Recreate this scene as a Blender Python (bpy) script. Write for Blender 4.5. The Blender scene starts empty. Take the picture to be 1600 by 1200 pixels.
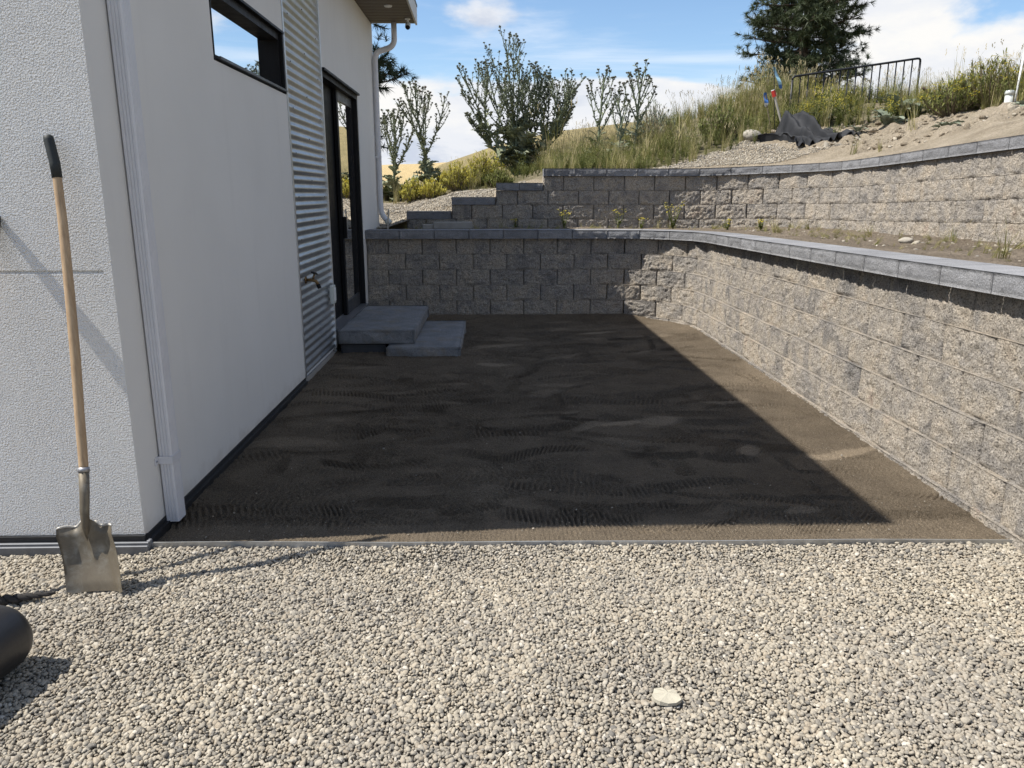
import bpy, math, random
import numpy as np
from mathutils import Vector, Matrix

random.seed(7)
rng = np.random.default_rng(11)
SC = bpy.context.scene
COL = SC.collection
R = math.radians

# ------------------------------------------------------------------ camera, sky, sun, exposure
cam_d = bpy.data.cameras.new('camera')
cam = bpy.data.objects.new('camera', cam_d)
COL.objects.link(cam)
SC.camera = cam
cam.location = (0, 0, 1.52)
cam.rotation_euler = (R(90 - 13.88), 0, R(-1.48))
cam_d.sensor_width = 36
cam_d.lens = 27.045
cam_d.clip_end = 6000
cam_d.clip_start = 0.05

SUN_DIR = Vector((0.70, 0.050, -1.0)).normalized()      # direction the light travels
SUN_EL = math.asin(-SUN_DIR.z)
SUN_ROT = math.atan2(-SUN_DIR.x, -SUN_DIR.y)
sun_d = bpy.data.lights.new('sun', 'SUN')
sun_d.energy = 4.7
sun_d.angle = R(0.53)
sun_d.color = (1.0, 0.955, 0.88)
sun = bpy.data.objects.new('sun', sun_d)
COL.objects.link(sun)
sun.rotation_euler = SUN_DIR.to_track_quat('-Z', 'Y').to_euler()
sun.location = (-20, 0, 30)

SC.view_settings.view_transform = 'Standard'
SC.view_settings.look = 'None'
SC.view_settings.exposure = 0.70
SC.view_settings.gamma = 1.0
SC.view_settings.use_curve_mapping = False
SC.render.engine = 'CYCLES'
SC.cycles.max_bounces = 6
SC.cycles.diffuse_bounces = 4
SC.cycles.glossy_bounces = 3
SC.cycles.use_denoising = True

world = bpy.data.worlds.new('World')
SC.world = world
world.use_nodes = True


def nd(nt, typ, ins=None, **props):
    n = nt.nodes.new(typ)
    for k, v in props.items():
        setattr(n, k, v)
    if ins:
        for k, v in ins.items():
            s = n.inputs[k]
            if hasattr(v, 'bl_idname') and 'Socket' in v.bl_idname:
                nt.links.new(v, s)
            else:
                s.default_value = v
    return n


def math_n(nt, op, a, b=0.0, c=0.0, clamp=False):
    n = nt.nodes.new('ShaderNodeMath')
    n.operation = op
    n.use_clamp = clamp
    for i, v in enumerate((a, b, c)):
        if hasattr(v, 'bl_idname'):
            nt.links.new(v, n.inputs[i])
        else:
            n.inputs[i].default_value = v
    return n.outputs[0]


def noise_n(nt, vec, scale, detail=4.0, rough=0.55, dist=0.0):
    n = nd(nt, 'ShaderNodeTexNoise', {'Vector': vec, 'Scale': scale, 'Detail': detail, 'Roughness': rough, 'Distortion': dist})
    return n.outputs['Fac']


def ramp_n(nt, fac, stops, interp='LINEAR'):
    n = nt.nodes.new('ShaderNodeValToRGB')
    n.color_ramp.interpolation = interp
    el = n.color_ramp.elements
    while len(el) < len(stops):
        el.new(0.5)
    for e, (p, c) in zip(el, stops):
        e.position = p
        e.color = (c[0], c[1], c[2], 1.0) if hasattr(c, '__len__') else (c, c, c, 1.0)
    nt.links.new(fac, n.inputs[0])
    return n.outputs[0]


def mix_n(nt, fac, a, b, blend='MIX'):
    n = nt.nodes.new('ShaderNodeMix')
    n.data_type = 'RGBA'
    n.blend_type = blend
    for s, v in ((n.inputs[0], fac), (n.inputs[6], a), (n.inputs[7], b)):
        if hasattr(v, 'bl_idname'):
            nt.links.new(v, s)
        elif hasattr(v, '__len__'):
            s.default_value = (v[0], v[1], v[2], 1.0)
        else:
            s.default_value = v
    return n.outputs[2]


def build_world():
    nt = world.node_tree
    nt.nodes.clear()
    out = nd(nt, 'ShaderNodeOutputWorld')
    bg = nd(nt, 'ShaderNodeBackground', {'Strength': 0.148})
    nt.links.new(bg.outputs[0], out.inputs[0])
    sky = nd(nt, 'ShaderNodeTexSky', sky_type='NISHITA', sun_disc=False, sun_elevation=SUN_EL, sun_rotation=SUN_ROT,
             altitude=500.0, air_density=1.0, dust_density=0.35, ozone_density=2.2)
    tc = nd(nt, 'ShaderNodeTexCoord')
    d = tc.outputs['Generated']
    sep = nd(nt, 'ShaderNodeSeparateXYZ', {0: d})
    z = sep.outputs['Z']
    # cumulus: direction space, flattened so that the banks lie along the horizon
    mp = nd(nt, 'ShaderNodeMapping', {'Vector': d, 'Location': (0.37, 1.95, 0.40), 'Scale': (2.6, 2.6, 6.5)})
    n1 = noise_n(nt, mp.outputs[0], 1.15, 9.0, 0.52, 0.15)
    cover = ramp_n(nt, z, [(0.0, 0.37), (0.11, 0.30), (0.165, 0.06), (0.30, 0.07), (1.0, 0.09)], 'EASE')
    # one big bank of cumulus over the hill
    dt = nd(nt, 'ShaderNodeVectorMath', {0: d, 1: Vector((0.53, 0.83, 0.17)).normalized()}, operation='DOT_PRODUCT')
    bank = ramp_n(nt, dt.outputs['Value'], [(0.955, 0.0), (0.995, 0.11)], 'EASE')
    cm = math_n(nt, 'ADD', math_n(nt, 'ADD', n1, cover), bank)
    mask = ramp_n(nt, cm, [(0.60, 0.0), (0.68, 1.0)], 'EASE')
    # thin high cirrus
    mp2 = nd(nt, 'ShaderNodeMapping', {'Vector': d, 'Location': (1.3, 0.2, 0.0), 'Rotation': (0, R(14), 0), 'Scale': (1.3, 1.3, 12.0)})
    n2 = noise_n(nt, mp2.outputs[0], 1.7, 7.0, 0.6, 0.6)
    wisp = ramp_n(nt, n2, [(0.48, 0.0), (0.80, 0.6)], 'EASE')
    # light and dark inside the clouds
    mp3 = nd(nt, 'ShaderNodeMapping', {'Vector': d, 'Location': (0.2, 0.7, 0.06), 'Scale': (3.2, 3.2, 9.0)})
    n3 = noise_n(nt, mp3.outputs[0], 1.9, 8.0, 0.6, 0.2)
    ccol = ramp_n(nt, n3, [(0.30, (2.65, 2.9, 3.4)), (0.45, (3.6, 3.7, 3.9)), (0.64, (4.15, 4.1, 4.0))], 'EASE')
    hs = nd(nt, 'ShaderNodeHueSaturation', {'Saturation': 1.06, 'Value': 0.69, 'Color': sky.outputs[0]})
    skyc = hs.outputs[0]
    c1 = mix_n(nt, wisp, skyc, (4.0, 4.25, 4.6))
    c2 = mix_n(nt, mask, c1, ccol)
    nt.links.new(c2, bg.inputs['Color'])


build_world()

# ------------------------------------------------------------------ numpy helpers


def _hash(ix, iy, iz, seed):
    h = (ix.astype(np.int64) * 374761393 + iy.astype(np.int64) * 668265263 + iz.astype(np.int64) * 2147483647 + seed * 974634777) & 0xFFFFFFFF
    h = ((h ^ (h >> 13)) * 1274126177) & 0xFFFFFFFF
    h = (h ^ (h >> 16)) & 0xFFFFFFFF
    return h.astype(np.float64) / 4294967295.0


def vnoise(x, y, z=None, seed=0):
    x = np.asarray(x, float)
    y = np.asarray(y, float)
    z = np.zeros_like(x) if z is None else np.asarray(z, float)
    ix, iy, iz = np.floor(x), np.floor(y), np.floor(z)
    fx, fy, fz = x - ix, y - iy, z - iz
    fx, fy, fz = (f * f * (3 - 2 * f) for f in (fx, fy, fz))
    r = 0
    for a in (0, 1):
        for b in (0, 1):
            for c in (0, 1):
                w = (fx if a else 1 - fx) * (fy if b else 1 - fy) * (fz if c else 1 - fz)
                r = r + w * _hash(ix + a, iy + b, iz + c, seed)
    return r


def fbm(x, y, z=None, oct=4, seed=0, gain=0.5):
    s, a, t = 0, 1.0, 0
    for o in range(oct):
        k = 2.03 ** o
        s = s + a * (vnoise(x * k + 7.1 * o, y * k + 3.7 * o, None if z is None else z * k, seed + o) - 0.5)
        t += a
        a *= gain
    return s / t * 2


def sstep(a, b, x):
    t = np.clip((np.asarray(x, float) - a) / (b - a), 0, 1)
    return t * t * (3 - 2 * t)


def make_mesh(name, verts, faces, mats=None, smooth=False, fmat=None):
    me = bpy.data.meshes.new(name)
    if isinstance(faces, np.ndarray):
        v = np.asarray(verts, np.float32)
        n, k = faces.shape
        me.vertices.add(len(v))
        me.vertices.foreach_set('co', v.ravel())
        me.loops.add(n * k)
        me.loops.foreach_set('vertex_index', faces.astype(np.int32).ravel())
        me.polygons.add(n)
        me.polygons.foreach_set('loop_start', np.arange(0, n * k, k, dtype=np.int32))
        me.polygons.foreach_set('loop_total', np.full(n, k, np.int32))
        me.update(calc_edges=True)
    else:
        me.from_pydata([tuple(map(float, p)) for p in verts], [], [tuple(int(i) for i in f) for f in faces])
    if mats:
        for m in (mats if isinstance(mats, (list, tuple)) else [mats]):
            me.materials.append(m)
    if fmat is not None:
        me.polygons.foreach_set('material_index', np.asarray(fmat, np.int32))
    me.polygons.foreach_set('use_smooth', np.full(len(me.polygons), bool(smooth)))
    me.update()
    return me


def link(name, me, parent=None, loc=(0, 0, 0), rot=(0, 0, 0), kind=None):
    o = bpy.data.objects.new(name, me)
    COL.objects.link(o)
    o.location = loc
    o.rotation_euler = rot
    if parent is not None:
        o.parent = parent
    if kind:
        o['kind'] = kind
    return o


def tag(o, label=None, cat=None, group=None, kind=None):
    if label:
        o['label'] = label
    if cat:
        o['category'] = cat
    if group:
        o['group'] = group
    if kind:
        o['kind'] = kind
    return o


def thing(name, label, cat, loc=(0, 0, 0), rot=(0, 0, 0), group=None):
    o = bpy.data.objects.new(name, None)
    COL.objects.link(o)
    o.location = loc
    o.rotation_euler = rot
    o.empty_display_size = 0.1
    return tag(o, label, cat, group)


class MB:
    """collects faces into one mesh"""

    def __init__(self):
        self.v, self.f, self.m, self.n = [], [], [], 0

    def add(self, verts, faces, mi=0):
        self.v.extend([tuple(p) for p in verts])
        self.f.extend([tuple(i + self.n for i in f) for f in faces])
        self.m.extend([mi] * len(faces))
        self.n += len(verts)
        return self

    def box(self, x0, x1, y0, y1, z0, z1, mi=0, ch=0.0):
        if ch <= 0:
            v = [(x, y, z) for x in (x0, x1) for y in (y0, y1) for z in (z0, z1)]
            f = [(0, 1, 3, 2), (4, 6, 7, 5), (0, 4, 5, 1), (2, 3, 7, 6), (0, 2, 6, 4), (1, 5, 7, 3)]
            return self.add(v, f, mi)
        # chamfered box
        v, idx = [], {}
        lo, hi = (x0, y0, z0), (x1, y1, z1)
        for sx in (0, 1):
            for sy in (0, 1):
                for sz in (0, 1):
                    s = (sx, sy, sz)
                    for ax in range(3):
                        p = []
                        for k in range(3):
                            e = hi[k] if s[k] else lo[k]
                            p.append(e if k == ax else e + (-ch if s[k] else ch))
                        idx[(s, ax)] = len(v)
                        v.append(tuple(p))
        f = []
        for ax in range(3):
            a, b = (ax + 1) % 3, (ax + 2) % 3
            for s in (0, 1):
                q = []
                for (i, j) in ((0, 0), (1, 0), (1, 1), (0, 1)):
                    t = [0, 0, 0]
                    t[ax], t[a], t[b] = s, i, j
                    q.append(idx[(tuple(t), ax)])
                f.append(tuple(q if s else q[::-1]))
            for i in (0, 1):
                for j in (0, 1):
                    t0, t1 = [0, 0, 0], [0, 0, 0]
                    t0[a], t0[b], t1[a], t1[b] = i, j, i, j
                    t0[ax], t1[ax] = 0, 1
                    q = [idx[(tuple(t0), a)], idx[(tuple(t1), a)], idx[(tuple(t1), b)], idx[(tuple(t0), b)]]
                    f.append(tuple(q if (i != j) else q[::-1]))
        for sx in (0, 1):
            for sy in (0, 1):
                for sz in (0, 1):
                    s = (sx, sy, sz)
                    q = [idx[(s, 0)], idx[(s, 1)], idx[(s, 2)]]
                    f.append(tuple(q if (sx + sy + sz) % 2 else q[::-1]))
        return self.add(v, f, mi)

    def tube(self, pts, rad, sides=8, mi=0, cap=True):
        pts = [Vector(p) for p in pts]
        n = len(pts)
        if not hasattr(rad, '__len__'):
            rad = [rad] * n
        t0 = (pts[1] - pts[0]).normalized()
        up = Vector((0, 0, 1)) if abs(t0.z) < 0.9 else Vector((1, 0, 0))
        a = t0.cross(up).normalized()
        v = []
        for i in range(n):
            t = (pts[min(i + 1, n - 1)] - pts[max(i - 1, 0)])
            t = t.normalized() if t.length > 1e-9 else t0
            a = (a - t * a.dot(t))
            a = a.normalized() if a.length > 1e-6 else t.orthogonal().normalized()
            b = t.cross(a)
            for k in range(sides):
                an = 2 * math.pi * k / sides
                v.append(pts[i] + (a * math.cos(an) + b * math.sin(an)) * rad[i])
        f = []
        for i in range(n - 1):
            for k in range(sides):
                k2 = (k + 1) % sides
                f.append((i * sides + k, i * sides + k2, (i + 1) * sides + k2, (i + 1) * sides + k))
        if cap:
            f.append(tuple(range(sides))[::-1])
            f.append(tuple((n - 1) * sides + k for k in range(sides)))
        return self.add(v, f, mi)

    def obj(self, name, mat, parent=None, smooth=False, loc=(0, 0, 0), rot=(0, 0, 0), kind=None):
        me = make_mesh(name, self.v, self.f, mat, smooth, self.m if isinstance(mat, (list, tuple)) else None)
        return link(name, me, parent, loc, rot, kind)


def shade_auto(o, ang=35):
    me = o.data
    me.polygons.foreach_set('use_smooth', np.full(len(me.polygons), True))
    try:
        me.set_sharp_from_angle(angle=R(ang))
    except Exception:
        pass
    return o


def grid_faces(nu, nv):
    i = np.arange((nu - 1) * (nv - 1))
    a = (i // (nv - 1)) * nv + i % (nv - 1)
    return np.stack([a, a + nv, a + nv + 1, a + 1], 1)


def set_attr(me, name, arr, dom='POINT', typ='FLOAT'):
    at = me.attributes.new(name, typ, dom)
    at.data.foreach_set('value' if typ in ('FLOAT', 'INT') else 'vector', np.asarray(arr, np.int32 if typ == 'INT' else np.float32).ravel())


def scatter(name, pts, rot, scl, idx, protos, kind='stuff'):
    """points with their own turn, size and prototype; the instances are one uncountable mass"""
    me = bpy.data.meshes.new(name)
    me.vertices.add(len(pts))
    me.vertices.foreach_set('co', np.asarray(pts, np.float32).ravel())
    me.update()
    set_attr(me, 'turn', rot, typ='FLOAT_VECTOR')
    set_attr(me, 'size', scl, typ='FLOAT_VECTOR')
    set_attr(me, 'pick', idx, typ='INT')
    o = link(name, me, kind=kind)
    c = bpy.data.collections.new(name + '_kinds')
    for i, pm in enumerate(protos):
        po = bpy.data.objects.new('%s_kind_%02d' % (name, i), pm)
        c.objects.link(po)
    ng = bpy.data.node_groups.new(name + '_scatter', 'GeometryNodeTree')
    ng.interface.new_socket('Geometry', in_out='INPUT', socket_type='NodeSocketGeometry')
    ng.interface.new_socket('Geometry', in_out='OUTPUT', socket_type='NodeSocketGeometry')
    gi = ng.nodes.new('NodeGroupInput')
    go = ng.nodes.new('NodeGroupOutput')
    iop = ng.nodes.new('GeometryNodeInstanceOnPoints')
    ci = ng.nodes.new('GeometryNodeCollectionInfo')
    ci.inputs['Collection'].default_value = c
    ci.inputs['Separate Children'].default_value = True
    ci.inputs['Reset Children'].default_value = True

    def na(nm, typ):
        n = ng.nodes.new('GeometryNodeInputNamedAttribute')
        n.data_type = typ
        n.inputs['Name'].default_value = nm
        return n.outputs['Attribute']
    e2r = ng.nodes.new('FunctionNodeEulerToRotation')
    L = ng.links.new
    L(gi.outputs[0], iop.inputs['Points'])
    L(ci.outputs[0], iop.inputs['Instance'])
    iop.inputs['Pick Instance'].default_value = True
    L(na('pick', 'INT'), iop.inputs['Instance Index'])
    L(na('turn', 'FLOAT_VECTOR'), e2r.inputs[0])
    L(e2r.outputs[0], iop.inputs['Rotation'])
    L(na('size', 'FLOAT_VECTOR'), iop.inputs['Scale'])
    L(iop.outputs[0], go.inputs[0])
    m = o.modifiers.new('scatter', 'NODES')
    m.node_group = ng
    return o


# ------------------------------------------------------------------ materials


def new_mat(name, rough=0.8, spec=0.4, metal=0.0):
    m = bpy.data.materials.new(name)
    m.use_nodes = True
    nt = m.node_tree
    b = nt.nodes['Principled BSDF']
    b.inputs['Roughness'].default_value = rough
    b.inputs['Specular IOR Level'].default_value = spec
    b.inputs['Metallic'].default_value = metal
    return m, nt, b


def pos_n(nt):
    return nd(nt, 'ShaderNodeNewGeometry').outputs['Position']


def obj_n(nt):
    return nd(nt, 'ShaderNodeTexCoord').outputs['Object']


def rand_n(nt):
    return nd(nt, 'ShaderNodeObjectInfo').outputs['Random']


def bump_n(nt, b, h, strength=0.5, dist=0.01):
    n = nd(nt, 'ShaderNodeBump', {'Height': h, 'Strength': strength, 'Distance': dist})
    nt.links.new(n.outputs[0], b.inputs['Normal'])
    return n


def simple(name, col, rough=0.6, metal=0.0, spec=0.4, var=0.12, scale=14.0, bump=0.0, bscale=80.0, bdist=0.002):
    m, nt, b = new_mat(name, rough, spec, metal)
    p = obj_n(nt)
    n = noise_n(nt, p, scale, 5.0, 0.6)
    c = ramp_n(nt, n, [(0.25, [k * (1 - var) for k in col]), (0.75, [k * (1 + var) for k in col])])
    nt.links.new(c, b.inputs['Base Color'])
    rr = ramp_n(nt, n, [(0.3, max(0.02, rough - 0.08)), (0.7, min(1.0, rough + 0.08))])
    nt.links.new(rr, b.inputs['Roughness'])
    if bump > 0:
        bump_n(nt, b, noise_n(nt, p, bscale, 5.0, 0.6), bump, bdist)
    return m


def mat_stucco():  # lit copy of the house stucco, sunlight partly put into its paler base colour
    m, nt, b = new_mat('sunlit_white_stucco', 0.85, 0.25)
    p = pos_n(nt)
    big = noise_n(nt, p, 1.3, 4.0, 0.55)
    fine = noise_n(nt, p, 135.0, 2.5, 0.5)
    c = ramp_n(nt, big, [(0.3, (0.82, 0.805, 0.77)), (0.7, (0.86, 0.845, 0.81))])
    # faint splash of dust just above the ground
    sep = nd(nt, 'ShaderNodeSeparateXYZ', {0: p})
    dn = math_n(nt, 'MULTIPLY_ADD', noise_n(nt, p, 9.0, 4.0), 0.14, -0.02)
    dust = math_n(nt, 'MULTIPLY', math_n(nt, 'LESS_THAN', sep.outputs['Z'], dn), 0.10)
    c = mix_n(nt, dust, c, (0.50, 0.46, 0.40))
    nt.links.new(c, b.inputs['Base Color'])
    bump_n(nt, b, fine, 1.0, 0.017)
    return m


def mat_shaded_stucco():  # same stucco on the side wall, its shade put into darker colour and weaker bump
    m, nt, b = new_mat('shaded_stucco', 0.85, 0.25)
    p = pos_n(nt)
    big = noise_n(nt, p, 1.1, 4.0, 0.55)
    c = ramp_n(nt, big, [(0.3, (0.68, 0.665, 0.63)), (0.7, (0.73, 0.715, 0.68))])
    sp = ramp_n(nt, noise_n(nt, p, 38.0, 2.0, 0.5), [(0.73, 0.0), (0.80, 0.12)])
    c = mix_n(nt, sp, c, (0.36, 0.33, 0.29))
    # rain splash of soil along the foot, faint runs lower down
    sep = nd(nt, 'ShaderNodeSeparateXYZ', {0: p})
    hgt = math_n(nt, 'MULTIPLY_ADD', noise_n(nt, p, 7.0, 5.0, 0.65), 0.30, -0.03)
    spl = math_n(nt, 'SUBTRACT', hgt, sep.outputs['Z'])
    c = mix_n(nt, ramp_n(nt, spl, [(0.0, 0.0), (0.10, 0.30)]), c, (0.36, 0.31, 0.25))
    mpv = nd(nt, 'ShaderNodeMapping', {'Vector': p, 'Scale': (3.0, 3.0, 0.25)})
    c = mix_n(nt, ramp_n(nt, noise_n(nt, mpv.outputs[0], 2.2, 5.0, 0.6), [(0.55, 0.0), (0.75, 0.10)]), c, (0.45, 0.43, 0.39))
    nt.links.new(c, b.inputs['Base Color'])
    bump_n(nt, b, noise_n(nt, p, 130.0, 3.0, 0.55, 0.4), 0.22, 0.004)
    return m


def mat_slab():
    m, nt, b = new_mat('blue_grey_slab', 0.88, 0.22)
    p = pos_n(nt)
    c = ramp_n(nt, noise_n(nt, p, 6.0, 5.0, 0.65), [(0.3, (0.17, 0.176, 0.184)), (0.7, (0.265, 0.27, 0.275))])
    pores = ramp_n(nt, noise_n(nt, p, 130.0, 2.0, 0.6), [(0.30, 0.55), (0.42, 1.0), (0.70, 1.15)])
    c = mix_n(nt, 1.0, c, pores, 'MULTIPLY')
    dust = ramp_n(nt, noise_n(nt, p, 4.2, 6.0, 0.72, 0.6), [(0.50, 0.0), (0.66, 0.6)])
    c = mix_n(nt, dust, c, (0.24, 0.20, 0.15))
    nt.links.new(c, b.inputs['Base Color'])
    h = math_n(nt, 'ADD', noise_n(nt, p, 26.0, 6.0, 0.7), math_n(nt, 'MULTIPLY', pores, 0.3))
    bump_n(nt, b, h, 0.9, 0.022)
    return m


def mat_block():
    m, nt, b = new_mat('split_face_concrete', 0.92, 0.2)
    p = pos_n(nt)
    r = rand_n(nt)
    off = nd(nt, 'ShaderNodeVectorMath', operation='ADD')
    nt.links.new(p, off.inputs[0])
    cmb = nd(nt, 'ShaderNodeCombineXYZ')
    nt.links.new(math_n(nt, 'MULTIPLY', r, 91.0), cmb.inputs[0])
    nt.links.new(math_n(nt, 'MULTIPLY', r, 37.0), cmb.inputs[2])
    nt.links.new(cmb.outputs[0], off.inputs[1])
    q = off.outputs[0]
    blend = noise_n(nt, q, 5.5, 4.0, 0.62, 0.4)
    blend = math_n(nt, 'ADD', blend, math_n(nt, 'MULTIPLY_ADD', r, 0.13, -0.065))
    c = ramp_n(nt, blend, [(0.25, (0.225, 0.212, 0.198)), (0.40, (0.33, 0.302, 0.270)), (0.53, (0.42, 0.375, 0.318)),
                           (0.67, (0.47, 0.405, 0.325)), (0.80, (0.37, 0.295, 0.245))])
    sp = noise_n(nt, p, 105.0, 4.0, 0.68)
    spk = ramp_n(nt, sp, [(0.35, 0.27), (0.455, 0.88), (0.56, 1.12), (0.67, 1.50)])
    c = mix_n(nt, 1.0, c, spk, 'MULTIPLY')
    nt.links.new(c, b.inputs['Base Color'])
    h = math_n(nt, 'ADD', math_n(nt, 'MULTIPLY', noise_n(nt, p, 42.0, 6.0, 0.68), 1.0), math_n(nt, 'MULTIPLY', sp, 0.35))
    bump_n(nt, b, h, 1.0, 0.036)
    return m


def mat_cap():
    m, nt, b = new_mat('grey_cap_concrete', 0.88, 0.25)
    p = pos_n(nt)
    r = rand_n(nt)
    c = ramp_n(nt, noise_n(nt, p, 7.0, 4.0, 0.6), [(0.3, (0.185, 0.186, 0.193)), (0.7, (0.25, 0.25, 0.257))])
    c = mix_n(nt, 1.0, c, ramp_n(nt, r, [(0.0, 0.86), (1.0, 1.12)]), 'MULTIPLY')
    sp = noise_n(nt, p, 150.0, 3.0, 0.65)
    c = mix_n(nt, 1.0, c, ramp_n(nt, sp, [(0.33, 0.6), (0.5, 1.0), (0.7, 1.3)]), 'MULTIPLY')
    nt.links.new(c, b.inputs['Base Color'])
    # smooth moulded top, rough split front
    nz = nd(nt, 'ShaderNodeSeparateXYZ', {0: nd(nt, 'ShaderNodeNewGeometry').outputs['True Normal']}).outputs['Z']
    st = ramp_n(nt, nz, [(0.8, 0.9), (0.95, 0.15)])
    h = math_n(nt, 'ADD', noise_n(nt, p, 60.0, 6.0, 0.68), math_n(nt, 'MULTIPLY', sp, 0.3))
    bn = bump_n(nt, b, h, 0.8, 0.012)
    nt.links.new(st, bn.inputs['Strength'])
    return m


def mat_soil():
    m, nt, b = new_mat('damp_soil', 0.95, 0.15)
    p = pos_n(nt)
    dry = nd(nt, 'ShaderNodeAttribute', attribute_name='dry').outputs['Fac']
    n = noise_n(nt, p, 3.0, 6.0, 0.65)
    f = math_n(nt, 'ADD', math_n(nt, 'MULTIPLY', n, 0.55), math_n(nt, 'MULTIPLY', dry, 0.11))
    c = ramp_n(nt, f, [(0.18, (0.160, 0.127, 0.090)), (0.42, (0.245, 0.196, 0.139)), (0.72, (0.355, 0.29, 0.212))])
    g = noise_n(nt, p, 210.0, 3.0, 0.7)
    c = mix_n(nt, 1.0, c, ramp_n(nt, g, [(0.33, 0.40), (0.5, 1.0), (0.67, 1.65)]), 'MULTIPLY')
    grit = ramp_n(nt, noise_n(nt, p, 330.0, 1.0, 0.5), [(0.73, 0.0), (0.77, 0.85)])
    c = mix_n(nt, grit, c, (0.40, 0.37, 0.33))
    nt.links.new(c, b.inputs['Base Color'])
    h = math_n(nt, 'ADD', math_n(nt, 'MULTIPLY', g, 0.5), noise_n(nt, p, 70.0, 5.0, 0.7))
    bn = bump_n(nt, b, h, 1.0, 0.045)
    st = math_n(nt, 'MULTIPLY_ADD', dry, -0.35, 1.0, True)
    nt.links.new(st, bn.inputs['Strength'])
    return m


def mat_dirt(name='dry_dirt', cols=((0.30, 0.245, 0.175), (0.43, 0.36, 0.265), (0.54, 0.455, 0.345)), attr=True):
    m, nt, b = new_mat(name, 0.95, 0.15)
    p = pos_n(nt)
    n = noise_n(nt, p, 2.1, 7.0, 0.66, 0.4)
    c = ramp_n(nt, n, [(0.28, cols[0]), (0.5, cols[1]), (0.7, cols[2])])
    g = noise_n(nt, p, 45.0, 5.0, 0.7)
    c = mix_n(nt, 1.0, c, ramp_n(nt, g, [(0.3, 0.62), (0.5, 1.0), (0.7, 1.28)]), 'MULTIPLY')
    if attr:
        gr = nd(nt, 'ShaderNodeAttribute', attribute_name='green').outputs['Fac']
        gn = math_n(nt, 'MULTIPLY', gr, ramp_n(nt, noise_n(nt, p, 6.0, 5.0, 0.7), [(0.3, 0.55), (0.6, 1.0)]))
        c = mix_n(nt, gn, c, ramp_n(nt, g, [(0.35, (0.07, 0.075, 0.03)), (0.65, (0.17, 0.15, 0.07))]))
    nt.links.new(c, b.inputs['Base Color'])
    bump_n(nt, b, math_n(nt, 'ADD', g, noise_n(nt, p, 14.0, 6.0, 0.7)), 1.0, 0.06)
    return m


def mat_pebble():
    m, nt, b = new_mat('washed_pebble', 0.8, 0.3)
    r = rand_n(nt)
    c = ramp_n(nt, r, [(0.0, (0.16, 0.15, 0.135)), (0.12, (0.235, 0.215, 0.183)), (0.35, (0.325, 0.292, 0.238)), (0.6, (0.38, 0.34, 0.275)),
                       (0.78, (0.31, 0.265, 0.205)), (0.94, (0.42, 0.382, 0.318)), (1.0, (0.52, 0.48, 0.415))])
    n = noise_n(nt, obj_n(nt), 2.2, 4.0, 0.6)
    c = mix_n(nt, 1.0, c, ramp_n(nt, n, [(0.3, 0.82), (0.7, 1.14)]), 'MULTIPLY')
    c = mix_n(nt, 1.0, c, ramp_n(nt, noise_n(nt, pos_n(nt), 1.7, 4.0, 0.6), [(0.3, (0.86, 0.86, 0.87)), (0.7, (1.10, 1.08, 1.03))]), 'MULTIPLY')
    nt.links.new(c, b.inputs['Base Color'])
    bump_n(nt, b, noise_n(nt, obj_n(nt), 5.0, 4.0, 0.6), 0.25, 0.1)
    return m


def mat_leaf(name, cols, rough=0.6, trans=0.25, spec=0.3):
    m, nt, b = new_mat(name, rough, spec)
    r = rand_n(nt)
    n = noise_n(nt, pos_n(nt), 9.0, 3.0, 0.6)
    f = math_n(nt, 'ADD', math_n(nt, 'MULTIPLY', r, 0.5), math_n(nt, 'MULTIPLY_ADD', n, 1.0, -0.25))
    k = len(cols)
    c = ramp_n(nt, f, [(0.1 + 0.8 * i / max(1, k - 1), cc) for i, cc in enumerate(cols)])
    nt.links.new(c, b.inputs['Base Color'])
    if trans > 0:
        tr = nd(nt, 'ShaderNodeBsdfTranslucent')
        nt.links.new(c, tr.inputs[0])
        mx = nd(nt, 'ShaderNodeMixShader', {0: trans})
        nt.links.new(b.outputs[0], mx.inputs[1])
        nt.links.new(tr.outputs[0], mx.inputs[2])
        nt.links.new(mx.outputs[0], nt.nodes['Material Output'].inputs[0])
    return m


def mat_glass():
    m, nt, b = new_mat('dark_glass', 0.015, 1.0)
    b.inputs['Base Color'].default_value = (0.012, 0.014, 0.015, 1)
    b.inputs['IOR'].default_value = 5.5
    n = noise_n(nt, pos_n(nt), 1.6, 2.0)
    bump_n(nt, b, n, 0.03, 0.01)
    return m


def mat_wood(name, a, bcol, rough=0.6):
    m, nt, b = new_mat(name, rough, 0.3)
    mp = nd(nt, 'ShaderNodeMapping', {'Vector': obj_n(nt), 'Scale': (60, 60, 4)})
    n = noise_n(nt, mp.outputs[0], 1.0, 6.0, 0.65, 0.3)
    c = ramp_n(nt, n, [(0.3, a), (0.7, bcol)])
    nt.links.new(c, b.inputs['Base Color'])
    bump_n(nt, b, n, 0.2, 0.001)
    return m


def mat_steel_worn():
    m, nt, b = new_mat('worn_shovel_steel', 0.5, 0.5, 0.4)
    p = obj_n(nt)
    n = noise_n(nt, p, 16.0, 6.0, 0.65, 0.5)
    c = ramp_n(nt, n, [(0.3, (0.095, 0.076, 0.052)), (0.52, (0.15, 0.126, 0.09)), (0.74, (0.27, 0.245, 0.20))])
    nt.links.new(c, b.inputs['Base Color'])
    nt.links.new(ramp_n(nt, n, [(0.3, 0.72), (0.7, 0.42)]), b.inputs['Roughness'])
    nt.links.new(ramp_n(nt, n, [(0.3, 0.1), (0.7, 0.55)]), b.inputs['Metallic'])
    bump_n(nt, b, noise_n(nt, p, 120.0, 4.0, 0.6), 0.15, 0.001)
    return m


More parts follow.
